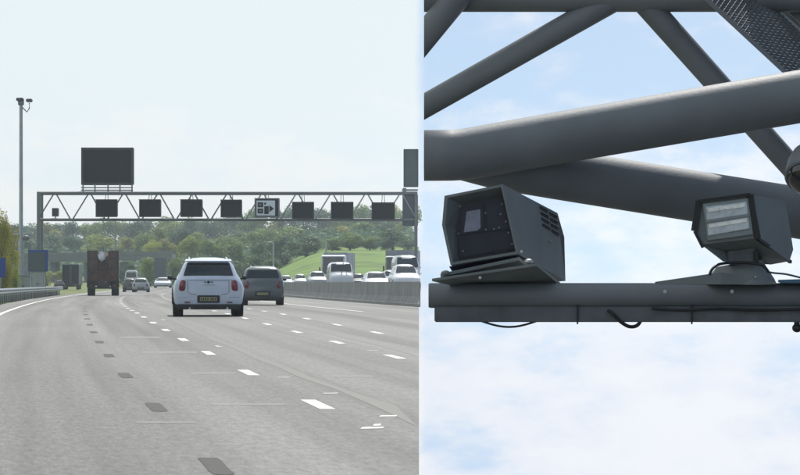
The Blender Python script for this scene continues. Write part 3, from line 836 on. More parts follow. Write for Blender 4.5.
# small box on the lower chord
t, org = panel_sign('control_box', 'small dark control box standing on the lower chord near the left leg', 52, 58.5, 208, 216.5, GD, 'sign_edge', 'zinc_dark', .5)
t['category'] = 'box'
b = B(); b.tube([P(55.2, 216.4, GD) + Vector((0, .2, 0)), P(55.2, 219.5, GD) + Vector((0, .2, 0))], .05, 8); b.build('stand', 'zinc_dark', t, org)


def cctv_mast():
    D = 226.0; px = 21.0; p = P(px, 270, D); gz = ground(p.x, D)
    t = thing('camera_mast', 'tall slim grey camera mast on the left verge beside the gantry', 'mast', (p.x, D, gz)); org = Vector(t.location)
    top = P(px, 104, D)
    b = B(); b.tube([(p.x, D, gz), (p.x, D, gz + 4), (p.x, D, gz + 4.1), top], [.22, .20, .155, .125], 14); b.build('pole', 'zinc', t, org, smooth=40)
    b = B(); b.box((top.x, D, top.z + .15), (.42, .42, .5)); b.build('head_bracket', 'zinc_dark', t, org, bevel=.04)
    b = B(); b.bar(top + Vector((0, 0, .3)), P(20, 100.5, D), .12); b.tube([top + Vector((.1, 0, -.25)), P(27, 112, D), P(29.5, 108, D), P(29.3, 103, D)], .045, 8); b.build('bracket_arm', 'zinc_dark', t, org, smooth=50)
    for q, w in ((P(20, 99.5, D), .52), (P(29.3, 100.5, D), .44)):
        b = B(); b.box((q.x, D, q.z), (w, .7, .24)); c = b.build('camera_housing', 'sign_edge', t, org, bevel=.05)
        b = B(); b.tube([(q.x, D - .40, q.z), (q.x, D - .33, q.z)], .08, 12); b.build('lens', 'dome_glass', c, org)
    for z, s in ((236, -1), (238, 1)):
        q = P(px + s * 5, z, D); b = B(); b.sphere(q, .26, .8, .8); b.bar((p.x, D, q.z), (q.x, D, q.z), .07); b.build('side_floodlight', 'zinc_dark', t, org, smooth=50)
    b = B(); b.box((p.x, D - .3, gz + 1.0), (.5, .3, .9)); b.build('control_cabinet', 'zinc', t, org, bevel=.03)
cctv_mast()


def post_sign(name, label, x0, x1, y0, y1, D, face, back, posts, blue_edge=False, cat='sign'):
    a, c = P(x0, y0, D), P(x1, y1, D); cx = (a.x + c.x) / 2; gz = ground(cx, D)
    t = thing(name, label, cat, (cx, D, gz)); org = Vector(t.location)
    b = B(); b.box((cx, D + .08, (a.z + c.z) / 2), (c.x - a.x, .12, a.z - c.z)); pl = b.build('panel', back, t, org, bevel=.02)
    w, h = c.x - a.x, a.z - c.z
    if blue_edge:
        b = B(); b.box((cx - .05 * w, D + .005, (a.z + c.z) / 2 - .04 * h), (w * .86, .04, h * .86)); b.build('inner_panel', face, t, org)
    else:
        b = B(); b.box((cx, D + .012, (a.z + c.z) / 2), (w * .95, .02, h * .95)); b.build('inner_panel', face, t, org)
    for f in posts:
        x = lerp(a.x, c.x, f); b = B(); b.tube([(x, D + .2, gz - .1), (x, D + .2, a.z - .1)], .07, 8); b.build('post', 'zinc', t, org, smooth=50)
    return t


post_sign('road_sign', 'bright blue sign at the left picture edge in front of the yellow-green tree', -14, 5.5, 258, 277.5, 175, 'sign_blue', 'sign_blue', (.3, .7))
post_sign('road_sign', 'dark sign panel with blue edging beside the left gantry leg', 28, 48, 250, 271.5, 235, 'sign_grey', 'sign_blue', (.15, .85), True)
post_sign('road_sign', 'grey-green sign seen from behind, far ahead left of the white car', 154, 166, 258, 278, 450, 'sign_grey', 'sign_grey', (.1, .9))
# roadside cabinets
for (x0, x1, y0, D, lab) in ((16, 30, 276, 214, 'pale grey roadside cabinet at the foot of the camera mast'), (31, 44, 272, 240, 'taller pale grey cabinet below the blue-edged sign')):
    a, c = P(x0, y0, D), P(x1, y0, D); gz = ground(a.x, D)
    t = thing('roadside_cabinet', lab, 'cabinet', ((a.x + c.x) / 2, D, gz), 0, 'roadside cabinets'); org = Vector(t.location)
    cx = (a.x + c.x) / 2
    b = B(); b.box((cx, D + .3, (a.z + gz) / 2), (c.x - a.x, .6, a.z - gz)); b.build('case', 'cabinet', t, org, bevel=.03)
    b = B(); b.box((cx, D + .3, a.z + .04), (c.x - a.x + .12, .72, .07)); b.build('lid', 'zinc', t, org, bevel=.02)
    for s in (-1, 1):
        b = B(); b.box((cx + s * (c.x - a.x) * .24, D - .012, (a.z + gz) / 2), ((c.x - a.x) * .44, .02, (a.z - gz) * .86)); d = b.build('door', 'cabinet', t, org)
        b = B(); b.box((cx + s * .06, D - .035, (a.z + gz) / 2), (.03, .03, .16)); b.build('handle', 'plastic_dark', d, org)


def lamp_column(px, D, top, label, r=.07):
    p = P(px, 270, D); gz = ground(p.x, D); tz = P(px, top, D).z
    t = thing('lamp_column', label, 'lamp post', (p.x, D, gz)); org = Vector(t.location)
    b = B(); b.tube([(p.x, D, gz - .2), (p.x, D, gz + 1.2), (p.x, D, tz)], [r * 1.5, r * 1.2, r * .8], 10); b.build('column', 'zinc', t, org, smooth=50)
    b = B(); b.tube([(p.x, D, tz - .05), (p.x - .3, D, tz + .10), (p.x - .9, D, tz + .14)], r * .5, 8); b.build('arm', 'zinc', t, org, smooth=50)
    b = B(); b.box((p.x - 1.1, D, tz + .14), (.5, .2, .1)); b.build('lamp_head', 'zinc', t, org, bevel=.03)
lamp_column(115.3, 262, 220, 'thin grey column rising behind the rusty tipper lorry', .08)
lamp_column(273.5, 430, 243, 'slim pale column in front of the dark trees above the grey SUV', .12)
lamp_column(326, 440, 234, 'slim pale column left of the round tree above the oncoming lorry', .12)

# ------------------------------------------------------------------ overbridge
def bridge():
    D = 520.0; a, c = P(30, 254, D), P(168, 251, D)
    t = thing('overbridge', 'low grey concrete overbridge crossing the road behind the rusty lorry', 'bridge', (P(100, 0, D).x, D, zr(D))); org = Vector(t.location)
    def seg(ya, yb, d0, d1, nm, m):
        p0, p1, q0, q1 = P(22, ya, D), P(172, ya - 2.5, D), P(22, yb, D), P(172, yb - 2.5, D)
        f = [p0 + Vector((0, d0, 0)), p1 + Vector((0, d0, 0)), q1 + Vector((0, d0, 0)), q0 + Vector((0, d0, 0))]
        b = B(); b.plate(f, d1 - d0); b.build(nm, m, t, org)
    seg(256.5, 262.0, 0, 9, 'deck', 'bridge_concrete')
    seg(253.4, 256.4, -.15, .15, 'parapet', 'bridge_concrete')
    seg(253.4, 256.4, 8.85, 9.15, 'parapet', 'bridge_concrete')
    for px in (52, 86, 122, 150):
        p = P(px, 262, D); b = B(); b.box((p.x, D + 4.5, (p.z + zr(D)) / 2), (1.0, 6, p.z - zr(D) + .02)); b.build('pier', 'bridge_concrete', t, org, bevel=.05)
    for px in (24, 170):
        p = P(px, 262, D); b = B(); b.box((p.x, D + 4.5, (p.z + zr(D)) / 2 - 1), (2, 8.6, p.z - zr(D) + 1.9)); b.build('abutment', 'bridge_concrete', t, org, bevel=.05)
    for k in range(24):
        x = 24 + k * 6.2; p = P(x, 253.4 - (x - 22) / 60, D)
        b = B(); b.bar(p, p + Vector((0, 0, .45)), .08); b.build('rail_post', 'zinc_dark', t, org)
    b = B(); b.tube([P(22, 253.4, D) + Vector((0, 0, .45)), P(172, 250.9, D) + Vector((0, 0, .45))], .05, 6); b.build('hand_rail', 'zinc_dark', t, org)
bridge()

# ------------------------------------------------------------------ trees
def crown_mesh(seed, nleaf, leaf, flat=1.0):
    rnd = random.Random(seed); b = B(); clumps = []
    for k in range(13):
        a = rnd.uniform(0, 6.283); h = rnd.uniform(.10, .88); rr = .33 * math.sin(math.pi * min(1, max(.12, (h - .05) / .92))) ** .7
        d = rr * rnd.uniform(.35, 1.0)
        clumps.append((Vector((d * math.cos(a), d * math.sin(a), h)), rnd.uniform(.13, .21)))
    clumps.append((Vector((0, 0, .80)), .19)); clumps.append((Vector((0, 0, .5)), .27))
    vs = []; fs = []
    for i in range(nleaf):
        c, r = rnd.choice(clumps)
        n = Vector((rnd.gauss(0, 1), rnd.gauss(0, 1), rnd.gauss(.15, 1))).normalized()
        p = c + n * r * (rnd.random() ** .35) * rnd.uniform(.85, 1.12); p.z = max(.06, p.z * flat)
        nn = (n + Vector((rnd.gauss(0, .6), rnd.gauss(0, .6), rnd.gauss(.2, .6)))).normalized()
        u = nn.cross(Vector((0, 0, 1)) if abs(nn.z) < .9 else Vector((1, 0, 0))).normalized(); v = nn.cross(u)
        a = rnd.uniform(0, 3.14); u, v = u * math.cos(a) + v * math.sin(a), v * math.cos(a) - u * math.sin(a)
        s = leaf * rnd.uniform(.6, 1.4); q = len(vs)
        vs += [p - u * s, p - v * s * .55, p + u * s, p + v * s * .55]; fs.append((q, q + 1, q + 2, q + 3))
    me = bpy.data.meshes.new('crown'); me.from_pydata(vs, [], fs); me.materials.append(M['leaf_mid']); return me


def trunk_mesh(seed):
    rnd = random.Random(seed); b = B()
    b.tube([(0, 0, -.03), (0.01, 0, .2), (0, .01, .5), (.01, 0, .8)], [.035, .025, .016, .006], 8)
    for k in range(5):
        a = rnd.uniform(0, 6.28); h = rnd.uniform(.25, .5); d = Vector((math.cos(a), math.sin(a), 0))
        b.tube([Vector((0, 0, h)), d * .12 + Vector((0, 0, h + .12)), d * .25 + Vector((0, 0, h + .28))], [.014, .009, .004], 6)
    o = b.build('trunk_source', 'bark', smooth=60); me = o.data; bpy.data.objects.remove(o); me.name = 'trunk'; return me


CROWNS = [crown_mesh(s, 3400, .026) for s in (11, 12, 13, 14, 15)]
NEARCROWN = crown_mesh(31, 9000, .014)
TRUNKS = [trunk_mesh(s) for s in (1, 2)]


def tree(label, px, top, D, wpx, leafm, base=None, group='trees of the wooded hillside', kind='tree', crown=None, squash=1.0):
    X = (px - 400) / F * D; gz = ground(X, D) if base is None else P(0, base, D).z
    ztop = P(0, top, D).z; h = max(2.0, ztop - gz) * 1.0; w = wpx / F * D / .82
    t = thing(kind, label, 'tree' if 'tree' in kind else 'bush', (X, D, gz - .1), random.uniform(0, 6.28), group)
    c = bpy.data.objects.new('crown', crown or random.choice(CROWNS)); COL.objects.link(c); c.parent = t
    c.scale = (w, w, h); c.material_slots[0].link = 'OBJECT'; c.material_slots[0].material = M[leafm]
    k = bpy.data.objects.new('trunk', random.choice(TRUNKS)); COL.objects.link(k); k.parent = t; k.scale = (w * .8, w * .8, h)
    return t


LM = [(0, 'at the left picture edge'), (22, 'behind the camera mast'), (40, 'behind the left gantry leg'), (72, 'above the dark box lorry'), (104, 'above the rusty tipper'), (127, 'above the distant silver car'),
      (150, 'below the second lane signal'), (170, 'between the second and third lane signals'), (192, 'below the third lane signal'), (212, 'above the nearest white car'), (232, 'below the lane signal left of the lit one'), (250, 'just left of the lit lane signal'), (268, 'below the lit lane signal'),
      (285, 'just right of the lit lane signal'), (303, 'below the signal right of the lit one'), (322, 'above the oncoming lorry'), (343, 'below the second signal from the right'), (363, 'above the oncoming white van and car'), (383, 'below the rightmost lane signal'), (399, 'left of the right gantry leg'), (412, 'behind the right gantry leg')]
CN = {'leaf_dark': 'dark green', 'leaf_blue': 'blue-green', 'leaf_mid': 'mid green', 'leaf_lime': 'lime green', 'leaf_olive': 'olive', 'leaf_yellow': 'yellow-green'}
used = set()
def tl(px, row, m):
    lm = min(LM, key=lambda q: abs(q[0] - px))[1]
    s = '%s %s tree, %s' % (CN[m], row, lm)
    if s in used: s = 'broader ' + s
    if s in used: s = s.replace('broader', 'second')
    used.add(s); return s


sky_tab = [(0, 224), (45, 223), (80, 226), (115, 223), (150, 219), (190, 219), (225, 218), (245, 213), (275, 210), (300, 208), (325, 212), (345, 209), (378, 205), (395, 207), (418, 210)]
random.seed(21)
px = 6
while px < 412:            # skyline row
    m = random.choice(['leaf_blue', 'leaf_blue', 'leaf_dark', 'leaf_mid', 'leaf_olive'])
    tree(tl(px, 'skyline', m), px, interp(sky_tab, px) - 2 + random.uniform(-1.5, 2), 820 + random.uniform(-30, 40), random.uniform(30, 40), m)
    px += random.uniform(11, 15)
# middle rows, placed as they show in the picture: px, top, distance, width, leaf
for (px, top, D, w, m) in ((20, 236, 640, 40, 'leaf_dark'), (48, 233, 660, 42, 'leaf_blue'), (72, 236, 650, 36, 'leaf_blue'), (97, 232, 640, 44, 'leaf_lime'), (124, 236, 630, 30, 'leaf_olive'),
                           (142, 230, 640, 30, 'leaf_mid'), (160, 226, 650, 36, 'leaf_olive'), (180, 229, 640, 30, 'leaf_dark'), (199, 231, 640, 34, 'leaf_lime'), (222, 233, 640, 40, 'leaf_mid'), (240, 228, 660, 34, 'leaf_blue'),
                           (262, 226, 640, 46, 'leaf_mid'), (290, 224, 650, 50, 'leaf_mid'), (318, 227, 640, 40, 'leaf_dark'), (341, 224, 640, 30, 'leaf_olive'), (362, 222, 640, 34, 'leaf_mid'), (384, 220, 650, 36, 'leaf_dark'), (402, 222, 640, 26, 'leaf_mid')):
    tree(tl(px, 'middle-row', m), px, top, D, w, m)
for (px, top, D, w, m) in ((152, 238, 560, 26, 'leaf_lime'), (168, 240, 560, 28, 'leaf_olive'), (188, 237, 550, 34, 'leaf_lime'), (212, 240, 545, 34, 'leaf_mid'), (236, 238, 550, 36, 'leaf_mid'), (258, 241, 530, 34, 'leaf_dark'),
                           (280, 236, 520, 46, 'leaf_dark'), (306, 235, 510, 48, 'leaf_dark'), (332, 240, 500, 26, 'leaf_mid'), (350, 231, 500, 30, 'leaf_mid'), (370, 235, 500, 26, 'leaf_mid'), (393, 228, 498, 46, 'leaf_dark'), (408, 236, 505, 20, 'leaf_dark'),
                           (150, 256, 470, 34, 'leaf_mid'), (176, 258, 480, 30, 'leaf_mid'), (200, 254, 470, 40, 'leaf_dark'), (228, 256, 460, 40, 'leaf_dark'), (252, 254, 455, 36, 'leaf_dark'), (272, 256, 452, 28, 'leaf_dark'), (66, 270, 470, 30, 'leaf_lime'), (128, 262, 480, 24, 'leaf_dark'), (44, 268, 460, 24, 'leaf_lime')):
    tree(tl(px, 'front-row', m), px, top, D, w, m)
tree('yellow-green tree at the left picture edge behind the blue sign', 1, 211, 200, 30, 'leaf_yellow', crown=NEARCROWN)
tree('pale yellow-green broad tree just left of the camera mast, behind the blue sign', 5, 219, 206, 34, 'leaf_yellow', crown=NEARCROWN)
tree('darker yellow-green bushy tree left of the camera mast', 11, 238, 212, 22, 'leaf_lime', crown=NEARCROWN)

# far wood that closes the gaps: one mass of foliage over the hillside
def wood():
    rnd = random.Random(5); vs = []; fs = []
    for i in range(42000):
        D = rnd.uniform(540, 900); px = rnd.uniform(-30, 414); X = (px - 400) / F * D
        gz = ground(X, D); h = 1.2 + 3.6 * rnd.random() * (.5 + .5 * math.sin(px * .31 + D * .05)) * (1 if D > 600 else .6)
        p = Vector((X, D, gz + h * rnd.random() ** .5)); s = rnd.uniform(.35, .8)
        n = Vector((rnd.gauss(0, 1), rnd.gauss(-.6, 1), rnd.gauss(.6, 1))).normalized(); u = n.cross(Vector((0, 0, 1))).normalized(); v = n.cross(u); q = len(vs)
        vs += [p - u * s, p - v * s * .7, p + u * s, p + v * s * .7]; fs.append((q, q + 1, q + 2, q + 3))
    me = bpy.data.meshes.new('wood_undergrowth'); me.from_pydata(vs, [], fs); me.materials.append(M['leaf_blue'])
    o = bpy.data.objects.new('wood_undergrowth', me); COL.objects.link(o)
    tag(o, 'dense blue-green undergrowth of the wood filling the hillside', 'undergrowth', kind='stuff')
wood()

# ------------------------------------------------------------------ near gantry (right), 12 to 14 m from the viewer
def near_gantry():
    base = P(1010, 270, 12.8); t = thing('camera_gantry', 'dark grey tubular steel gantry close by on the right, carrying the cameras', 'gantry', (base.x, 12.8, 0)); org = Vector(t.location)
    def rad(px, D): return px / 2 / F * D
    def tube(nm, pts, wpx, D, m='gantry_steel', seg=40):
        ds = D if isinstance(D, (list, tuple)) else [D] * len(pts); ws = wpx if isinstance(wpx, (list, tuple)) else [wpx] * len(pts)
        b = B(); b.tube([P(x, y, d) for (x, y), d in zip(pts, ds)], [rad(w, d) for w, d in zip(ws, ds)], seg); o = b.build(nm, m, t, org, smooth=50)
        if min(x for x, y in pts) < 422: clip_x(o, P(424, 0, ds[0]).x - org.x, True)
        return o
    # fat front chord: level at the left, then rising to the right
    tube('main_chord', [(415, 155.5), (452, 155.3), (462, 154.6), (472, 153.2), (484, 151.2), (560, 137.6), (800, 96.5), (1010, 61)], [51, 51, 51.2, 51.6, 52, 52, 53, 53], 12.5)
    tube('lower_chord', [(462, 157), (500, 165), (560, 174.5), (700, 197), (800, 213), (1010, 247)], [46, 50, 51, 51, 52, 54], [12.55, 12.62, 12.72, 12.9, 13.0, 13.1])
    tube('top_chord', [(415, -3), (1010, -3)], 30, 13.6)
    tube('brace', [(472, -21), (452, 3), (396, 71)], 27, 13.55)
    tube('brace', [(618, -3), (388, 126.8)], [25, 23.5], 13.6)
    tube('brace', [(640, -3), (805, 182)], [25, 23], 13.62)
    tube('brace', [(812, 30), (775, -14)], 40, 13.9)
    # columns out of sight to the right
    for d, top in ((12.5, -20), (13.5, -30)):
        p = P(1010, top, d); b = B(); b.tube([(p.x, d, -.2), (p.x, d, p.z)], .17, 28); b.build('column', 'gantry_steel', t, org, smooth=50)
        b = B(); b.box((p.x, d, .02), (.6, .5, .04)); b.build('base_plate', 'gantry_steel', t, org)
    for y in (61, 247):
        b = B(); b.tube([P(1010, y, 12.5), P(1010, y, 13.5)], .07, 16); b.build('cross_tie', 'gantry_steel', t, org, smooth=50)
    # camera rail: round tube with a box section hung below it
    b = B(); p0, p1 = P(428.5, 295.5, 12), P(1000, 295.5, 12); b.tube([p0, p0 + Vector((.008, 0, 0)), p1], [rad(23.5, 12), rad(25, 12), rad(25, 12)], 36); b.build('camera_rail', 'gantry_steel', t, org, smooth=40)
    a, c = P(434.5, 306.5, 12), P(1000, 322, 12)
    b = B(); b.box(((a.x + c.x) / 2, 12.0, (a.z + c.z) / 2), (c.x - a.x, .062, a.z - c.z)); b.build('cable_tray', 'gantry_steel_worn', t, org, bevel=.004)
    for px in (577, 691):
        p = P(px, 314, 12); b = B(); b.box((p.x, 11.966, p.z - .002), (.006, .012, .076)); b.build('tray_joint', 'black_rubber', t, org)
    b = B(); b.cable([P(652, 308.5, 11.952), P(680, 310, 11.95), P(720, 309, 11.95), P(760, 310, 11.952), P(830, 308.7, 11.952)], .006, 8); b.build('cable', 'black_rubber', t, org, smooth=60)
    for px in (665, 732):
        p = P(px, 291.5, 11.949); b = B(); b.tube([p + Vector((0, .012, 0)), p], .0075, 10); b.build('screw', 'screw_steel', t, org)
    p = P(797, 328, 12); b = B(); b.sphere(p, .020, 1, .9); b.tube([p, p + Vector((0, 0, .03))], .012, 10); b.build('tray_bolt', 'black_rubber', t, org, smooth=60)
    # hangers tying the rail up to the chord beyond the frame
    b = B(); b.tube([P(1000, 295, 12), P(1010, 280, 12.5)], .05, 12); b.build('rail_bracket', 'gantry_steel', t, org)
    # loose cable loops below the tray
    arc = lambda x0, x1, y0, dip, n=10: [P(lerp(x0, x1, i / n), y0 + dip * math.sin(math.pi * i / n), 11.99) for i in range(n + 1)]
    b = B(); b.tube(arc(481, 537, 321, 6), .0042, 8); b.build('cable_loop', 'black_rubber', t, org, smooth=60)
    b = B(); b.cable([P(608, 310, 11.955), P(614, 315, 11.95), P(621, 322, 11.96), P(629, 326.5, 11.97), P(636, 326, 11.98), P(640, 322, 11.99), P(639, 319, 12)], .0075, 10); b.build('cable_loop', 'black_rubber', t, org, smooth=60)
    # perforated walkway slanting away at the top right
    D0 = 13.3
    A0, A1 = P(718, 10, D0), P(800, 86, D0)          # lower-left edge
    B0, B1 = P(764, -2, D0 + .3), P(846, 74, D0 + .3)          # upper-right edge
    ext = (A1 - A0); A0 = A0 - ext * .35; B0 = B0 - ext * .35; A1 = A1 + ext * .5; B1 = B1 + ext * .5
    n, k = 84, 13; b = B(); rnd = random.Random(2)
    def q(i, j): return A0.lerp(A1, i / n).lerp(B0.lerp(B1, i / n), j / k)
    for i in range(n):
        for j in range(k):
            if (i + j) % 2 == 0: b.bar(q(i, j), q(i + 1, j + 1), .0075, .011)
            else: b.bar(q(i, j + 1), q(i + 1, j), .0075, .011)
    b.build('walkway_mesh', 'gantry_steel_worn', t, org)
    for (u, w) in ((0, .012), (1, .018)):
        s, e = A0.lerp(B0, u), A1.lerp(B1, u); b = B(); b.bar(s, e, w, .018); b.build('walkway_edge', 'lamp_frame' if u else 'gantry_steel', t, org)
    for f in (.05, .95):
        s, e = A0.lerp(A1, f), B0.lerp(B1, f); b = B(); b.bar(s + Vector((0, .03, .04)), e + Vector((0, .03, .04)), .02, .03); b.build('walkway_rib', 'gantry_steel', t, org)
    # toe board behind the mesh
    s, e = B0 + Vector((.02, .05, .03)), B1 + Vector((.02, .05, .03))
    up = Vector((.20, .03, .30))
    b = B(); b.prism([s, e, e + up, s + up], [v + Vector((0, .02, 0)) for v in (s, e, e + up, s + up)]); b.build('toe_board', 'gantry_steel', t, org)
near_gantry()


def poly_plate(pts, D, depth): return B().plate([P(x, y, D) for x, y in pts], depth)


def on_plane(px, py, a, b_, c):
    n = (b_ - a).cross(c - a); o = Vector((0, 0, EYE)); d = P(px, py, 1.0) - o
    return o + d * (n.dot(a - o) / n.dot(d))


def speed_camera():
    t = thing('speed_camera', 'angular grey enforcement camera box with dark recessed front on the rail', 'camera', P(497, 283, 12.1)); org = Vector(t.location)
    DF, DR = 11.86, 12.34
    f = [(444.5, 195.8), (502.5, 184.2), (518, 254), (450.6, 265.2), (442, 225)]           # hood rim, left to right
    bk = [(496, 223), (557.5, 213), (565.5, 281), (500, 286), (493, 255)]
    fo = [P(x, y, DF) for x, y in f]; bo = [P(x, y, DR) for x, y in bk]
    # tapering rear corner of the right flank
    bo[2] = on_plane(565.5, 281, fo[1], fo[2], bo[1]); mid = on_plane(564.3, 237, fo[1], fo[2], bo[1])
    n = 5; ins = .90
    cx, cy = sum(x for x, y in f) / 5, sum(y for x, y in f) / 5
    fi_px = [(447.6, 197.8), (501.0, 187.0), (515.6, 251.6), (452.8, 262.2), (445.2, 225.1)]
    fi = [P(x, y, DF) for x, y in fi_px]
    rec_px = [(461, 204), (505.5, 196), (517.5, 251.5), (459, 262), (455.5, 228)]
    rec = [P(x, y, DF + .07) for x, y in rec_px]
    b = B(); vs = fo + fi + rec + bo + [mid]; fs = []
    for i in range(5):
        j = (i + 1) % 5
        fs.append((i, j, 5 + j, 5 + i))            # rim
        fs.append((5 + i, 5 + j, 10 + j, 10 + i))  # hood inside
    for i in range(5):
        j = (i + 1) % 5
        if i == 1: fs += [(1, 16, 20), (1, 20, 17, 2)]
        else: fs.append((i, 15 + i, 15 + j, j))
    fs.append((15, 19, 18, 17, 20, 16))
    b.add(vs, fs); b.build('housing', 'housing_grey', t, org)
    b = B(); b.add(rec + [v + Vector((.01, .02, 0)) for v in rec], [(0, 1, 2, 3, 4), (9, 8, 7, 6, 5)] + [(i, 5 + i, 5 + (i + 1) % 5, (i + 1) % 5) for i in range(5)])
    fp = b.build('front_panel', 'housing_inner', t, org)
    # pieces on the front panel, just proud of it
    Dp = DF + .060
    def fpiece(nm, pts, m, d=.012, dd=0.0): poly_plate(pts, Dp - dd, d).build(nm, m, fp, org, bevel=.0015)
    fpiece('window_frame', [(461.5, 209), (482.8, 205), (484.8, 231), (459.8, 235.3)], 'housing_inner')
    fpiece('lens_window', [(466.5, 211.5), (480.3, 209.2), (480.8, 227.5), (477.5, 230.6), (463.8, 232.4)], 'lens_glass', .008, .006)
    fpiece('upper_panel', [(485.5, 204.6), (503.5, 201.3), (511.0, 229.5), (487.5, 231)], 'housing_inner')
    fpiece('lower_panel', [(459.5, 240.5), (512.6, 232.6), (515.5, 248.5), (460.3, 257.5)], 'housing_inner')
    fpiece('sill_clip', [(470, 257.6), (478, 256.3), (478.5, 259.2), (470.5, 260.6)], 'black_rubber', .02, .02)
    fpiece('sill_clip', [(494, 250.6), (507, 248.6), (507.5, 253.2), (494.5, 255.4)], 'black_rubber', .02, .02)
    for (x, y) in ((458.5, 233.5), (485.5, 213), (486, 229.5), (494, 229), (499, 227.6), (505.8, 221.5), (502, 204), (508.5, 232.5), (460, 206.5), (512, 244), (463, 251), (500.5, 214)):
        p = P(x, y, Dp - .008); b = B(); b.tube([p + Vector((0, .012, 0)), p], .0036, 8); b.build('rivet', 'lamp_frame', fp, org)
    # right flank: vents, screws
    def flank(u, v):       # bilinear on the flank, u along the depth, v downwards
        a, c = fo[1].lerp(bo[1], u), fo[2].lerp(bo[2], u); return a.lerp(c, v)
    nrm = (bo[1] - fo[1]).cross(fo[2] - fo[1]).normalized()
    if nrm.y > 0: nrm = -nrm
    for ci, u0 in enumerate((.66, .835)):
        for r in range(4):
            v0 = .045 + r * .085 + ci * .015
            c = [flank(u0, v0), flank(u0 + .13, v0 + .008), flank(u0 + .13, v0 + .043), flank(u0, v0 + .035)]
            b = B(); b.prism([p + nrm * .003 for p in c], [p - nrm * .004 for p in c]); vn = b.build('vent_slot', 'housing_inner', t, org)
            h = [flank(u0 - .01, v0 - .006), flank(u0 + .14, v0 + .002), flank(u0 + .14, v0 + .012), flank(u0 - .01, v0 + .004)]
            b = B(); b.prism([p + nrm * .008 for p in h], [p for p in h]); b.build('louvre', 'housing_grey', vn, org)
    for u, v in ((.76, .52),):
        p = flank(u, v); b = B(); b.tube([p, p + nrm * .006], .005, 10); b.build('screw', 'screw_steel', t, org)
    p = P(521.5, 251.5, DF - .005); b = B(); b.tube([p + Vector((0, .02, 0)), p], .006, 10); b.build('screw', 'screw_steel', t, org)
    # cradle and mounting plates below, tilted like the box
    b = B(); b.prism([P(x, y, d) for x, y, d in ((440.5, 273.5, 11.84), (519, 257, 11.84), (548, 279, 12.3), (470, 290, 12.3))], [P(x, y + 3.4, d) for x, y, d in ((440.5, 273.5, 11.84), (519, 257, 11.84), (548, 279, 12.3), (470, 290, 12.3))]); b.build('cradle', 'housing_grey', t, org)
    b = B(); b.prism([P(x, y, d) for x, y, d in ((449, 266.5, 11.88), (517.5, 254.5, 11.88), (552, 279, 12.3), (484, 288, 12.3))], [P(x, y + 5.5, d + .01) for x, y, d in ((453, 267.5, 11.90), (515, 256, 11.90), (552, 279, 12.3), (484, 288, 12.3))]); b.build('underside', 'housing_inner', t, org)
    b = B(); b.prism([P(x, y, d) for x, y, d in ((432, 278.6, 11.80), (536.5, 263.3, 11.80), (560.5, 282.8, 12.05), (458, 284.5, 12.05))], [P(x, y + 2.6, d) for x, y, d in ((432, 278.6, 11.80), (536.5, 263.3, 11.80), (560.5, 282.8, 12.05), (458, 284.5, 12.05))]); b.build('mounting_plate', 'housing_grey', t, org)
    for (x, y) in ((445.5, 273), (528.5, 261.5)):
        p = P(x, y, 11.81); b = B(); b.sphere(p, .018, .8, .6, 14, 8); b.build('pivot_knob', 'housing_grey' if x < 500 else 'screw_steel', t, org, smooth=60)
    p = P(480, 277.6, 11.80); b = B(); b.tube([p + Vector((0, .01, 0)), p], .006, 10); b.build('screw', 'screw_steel', t, org)
speed_camera()


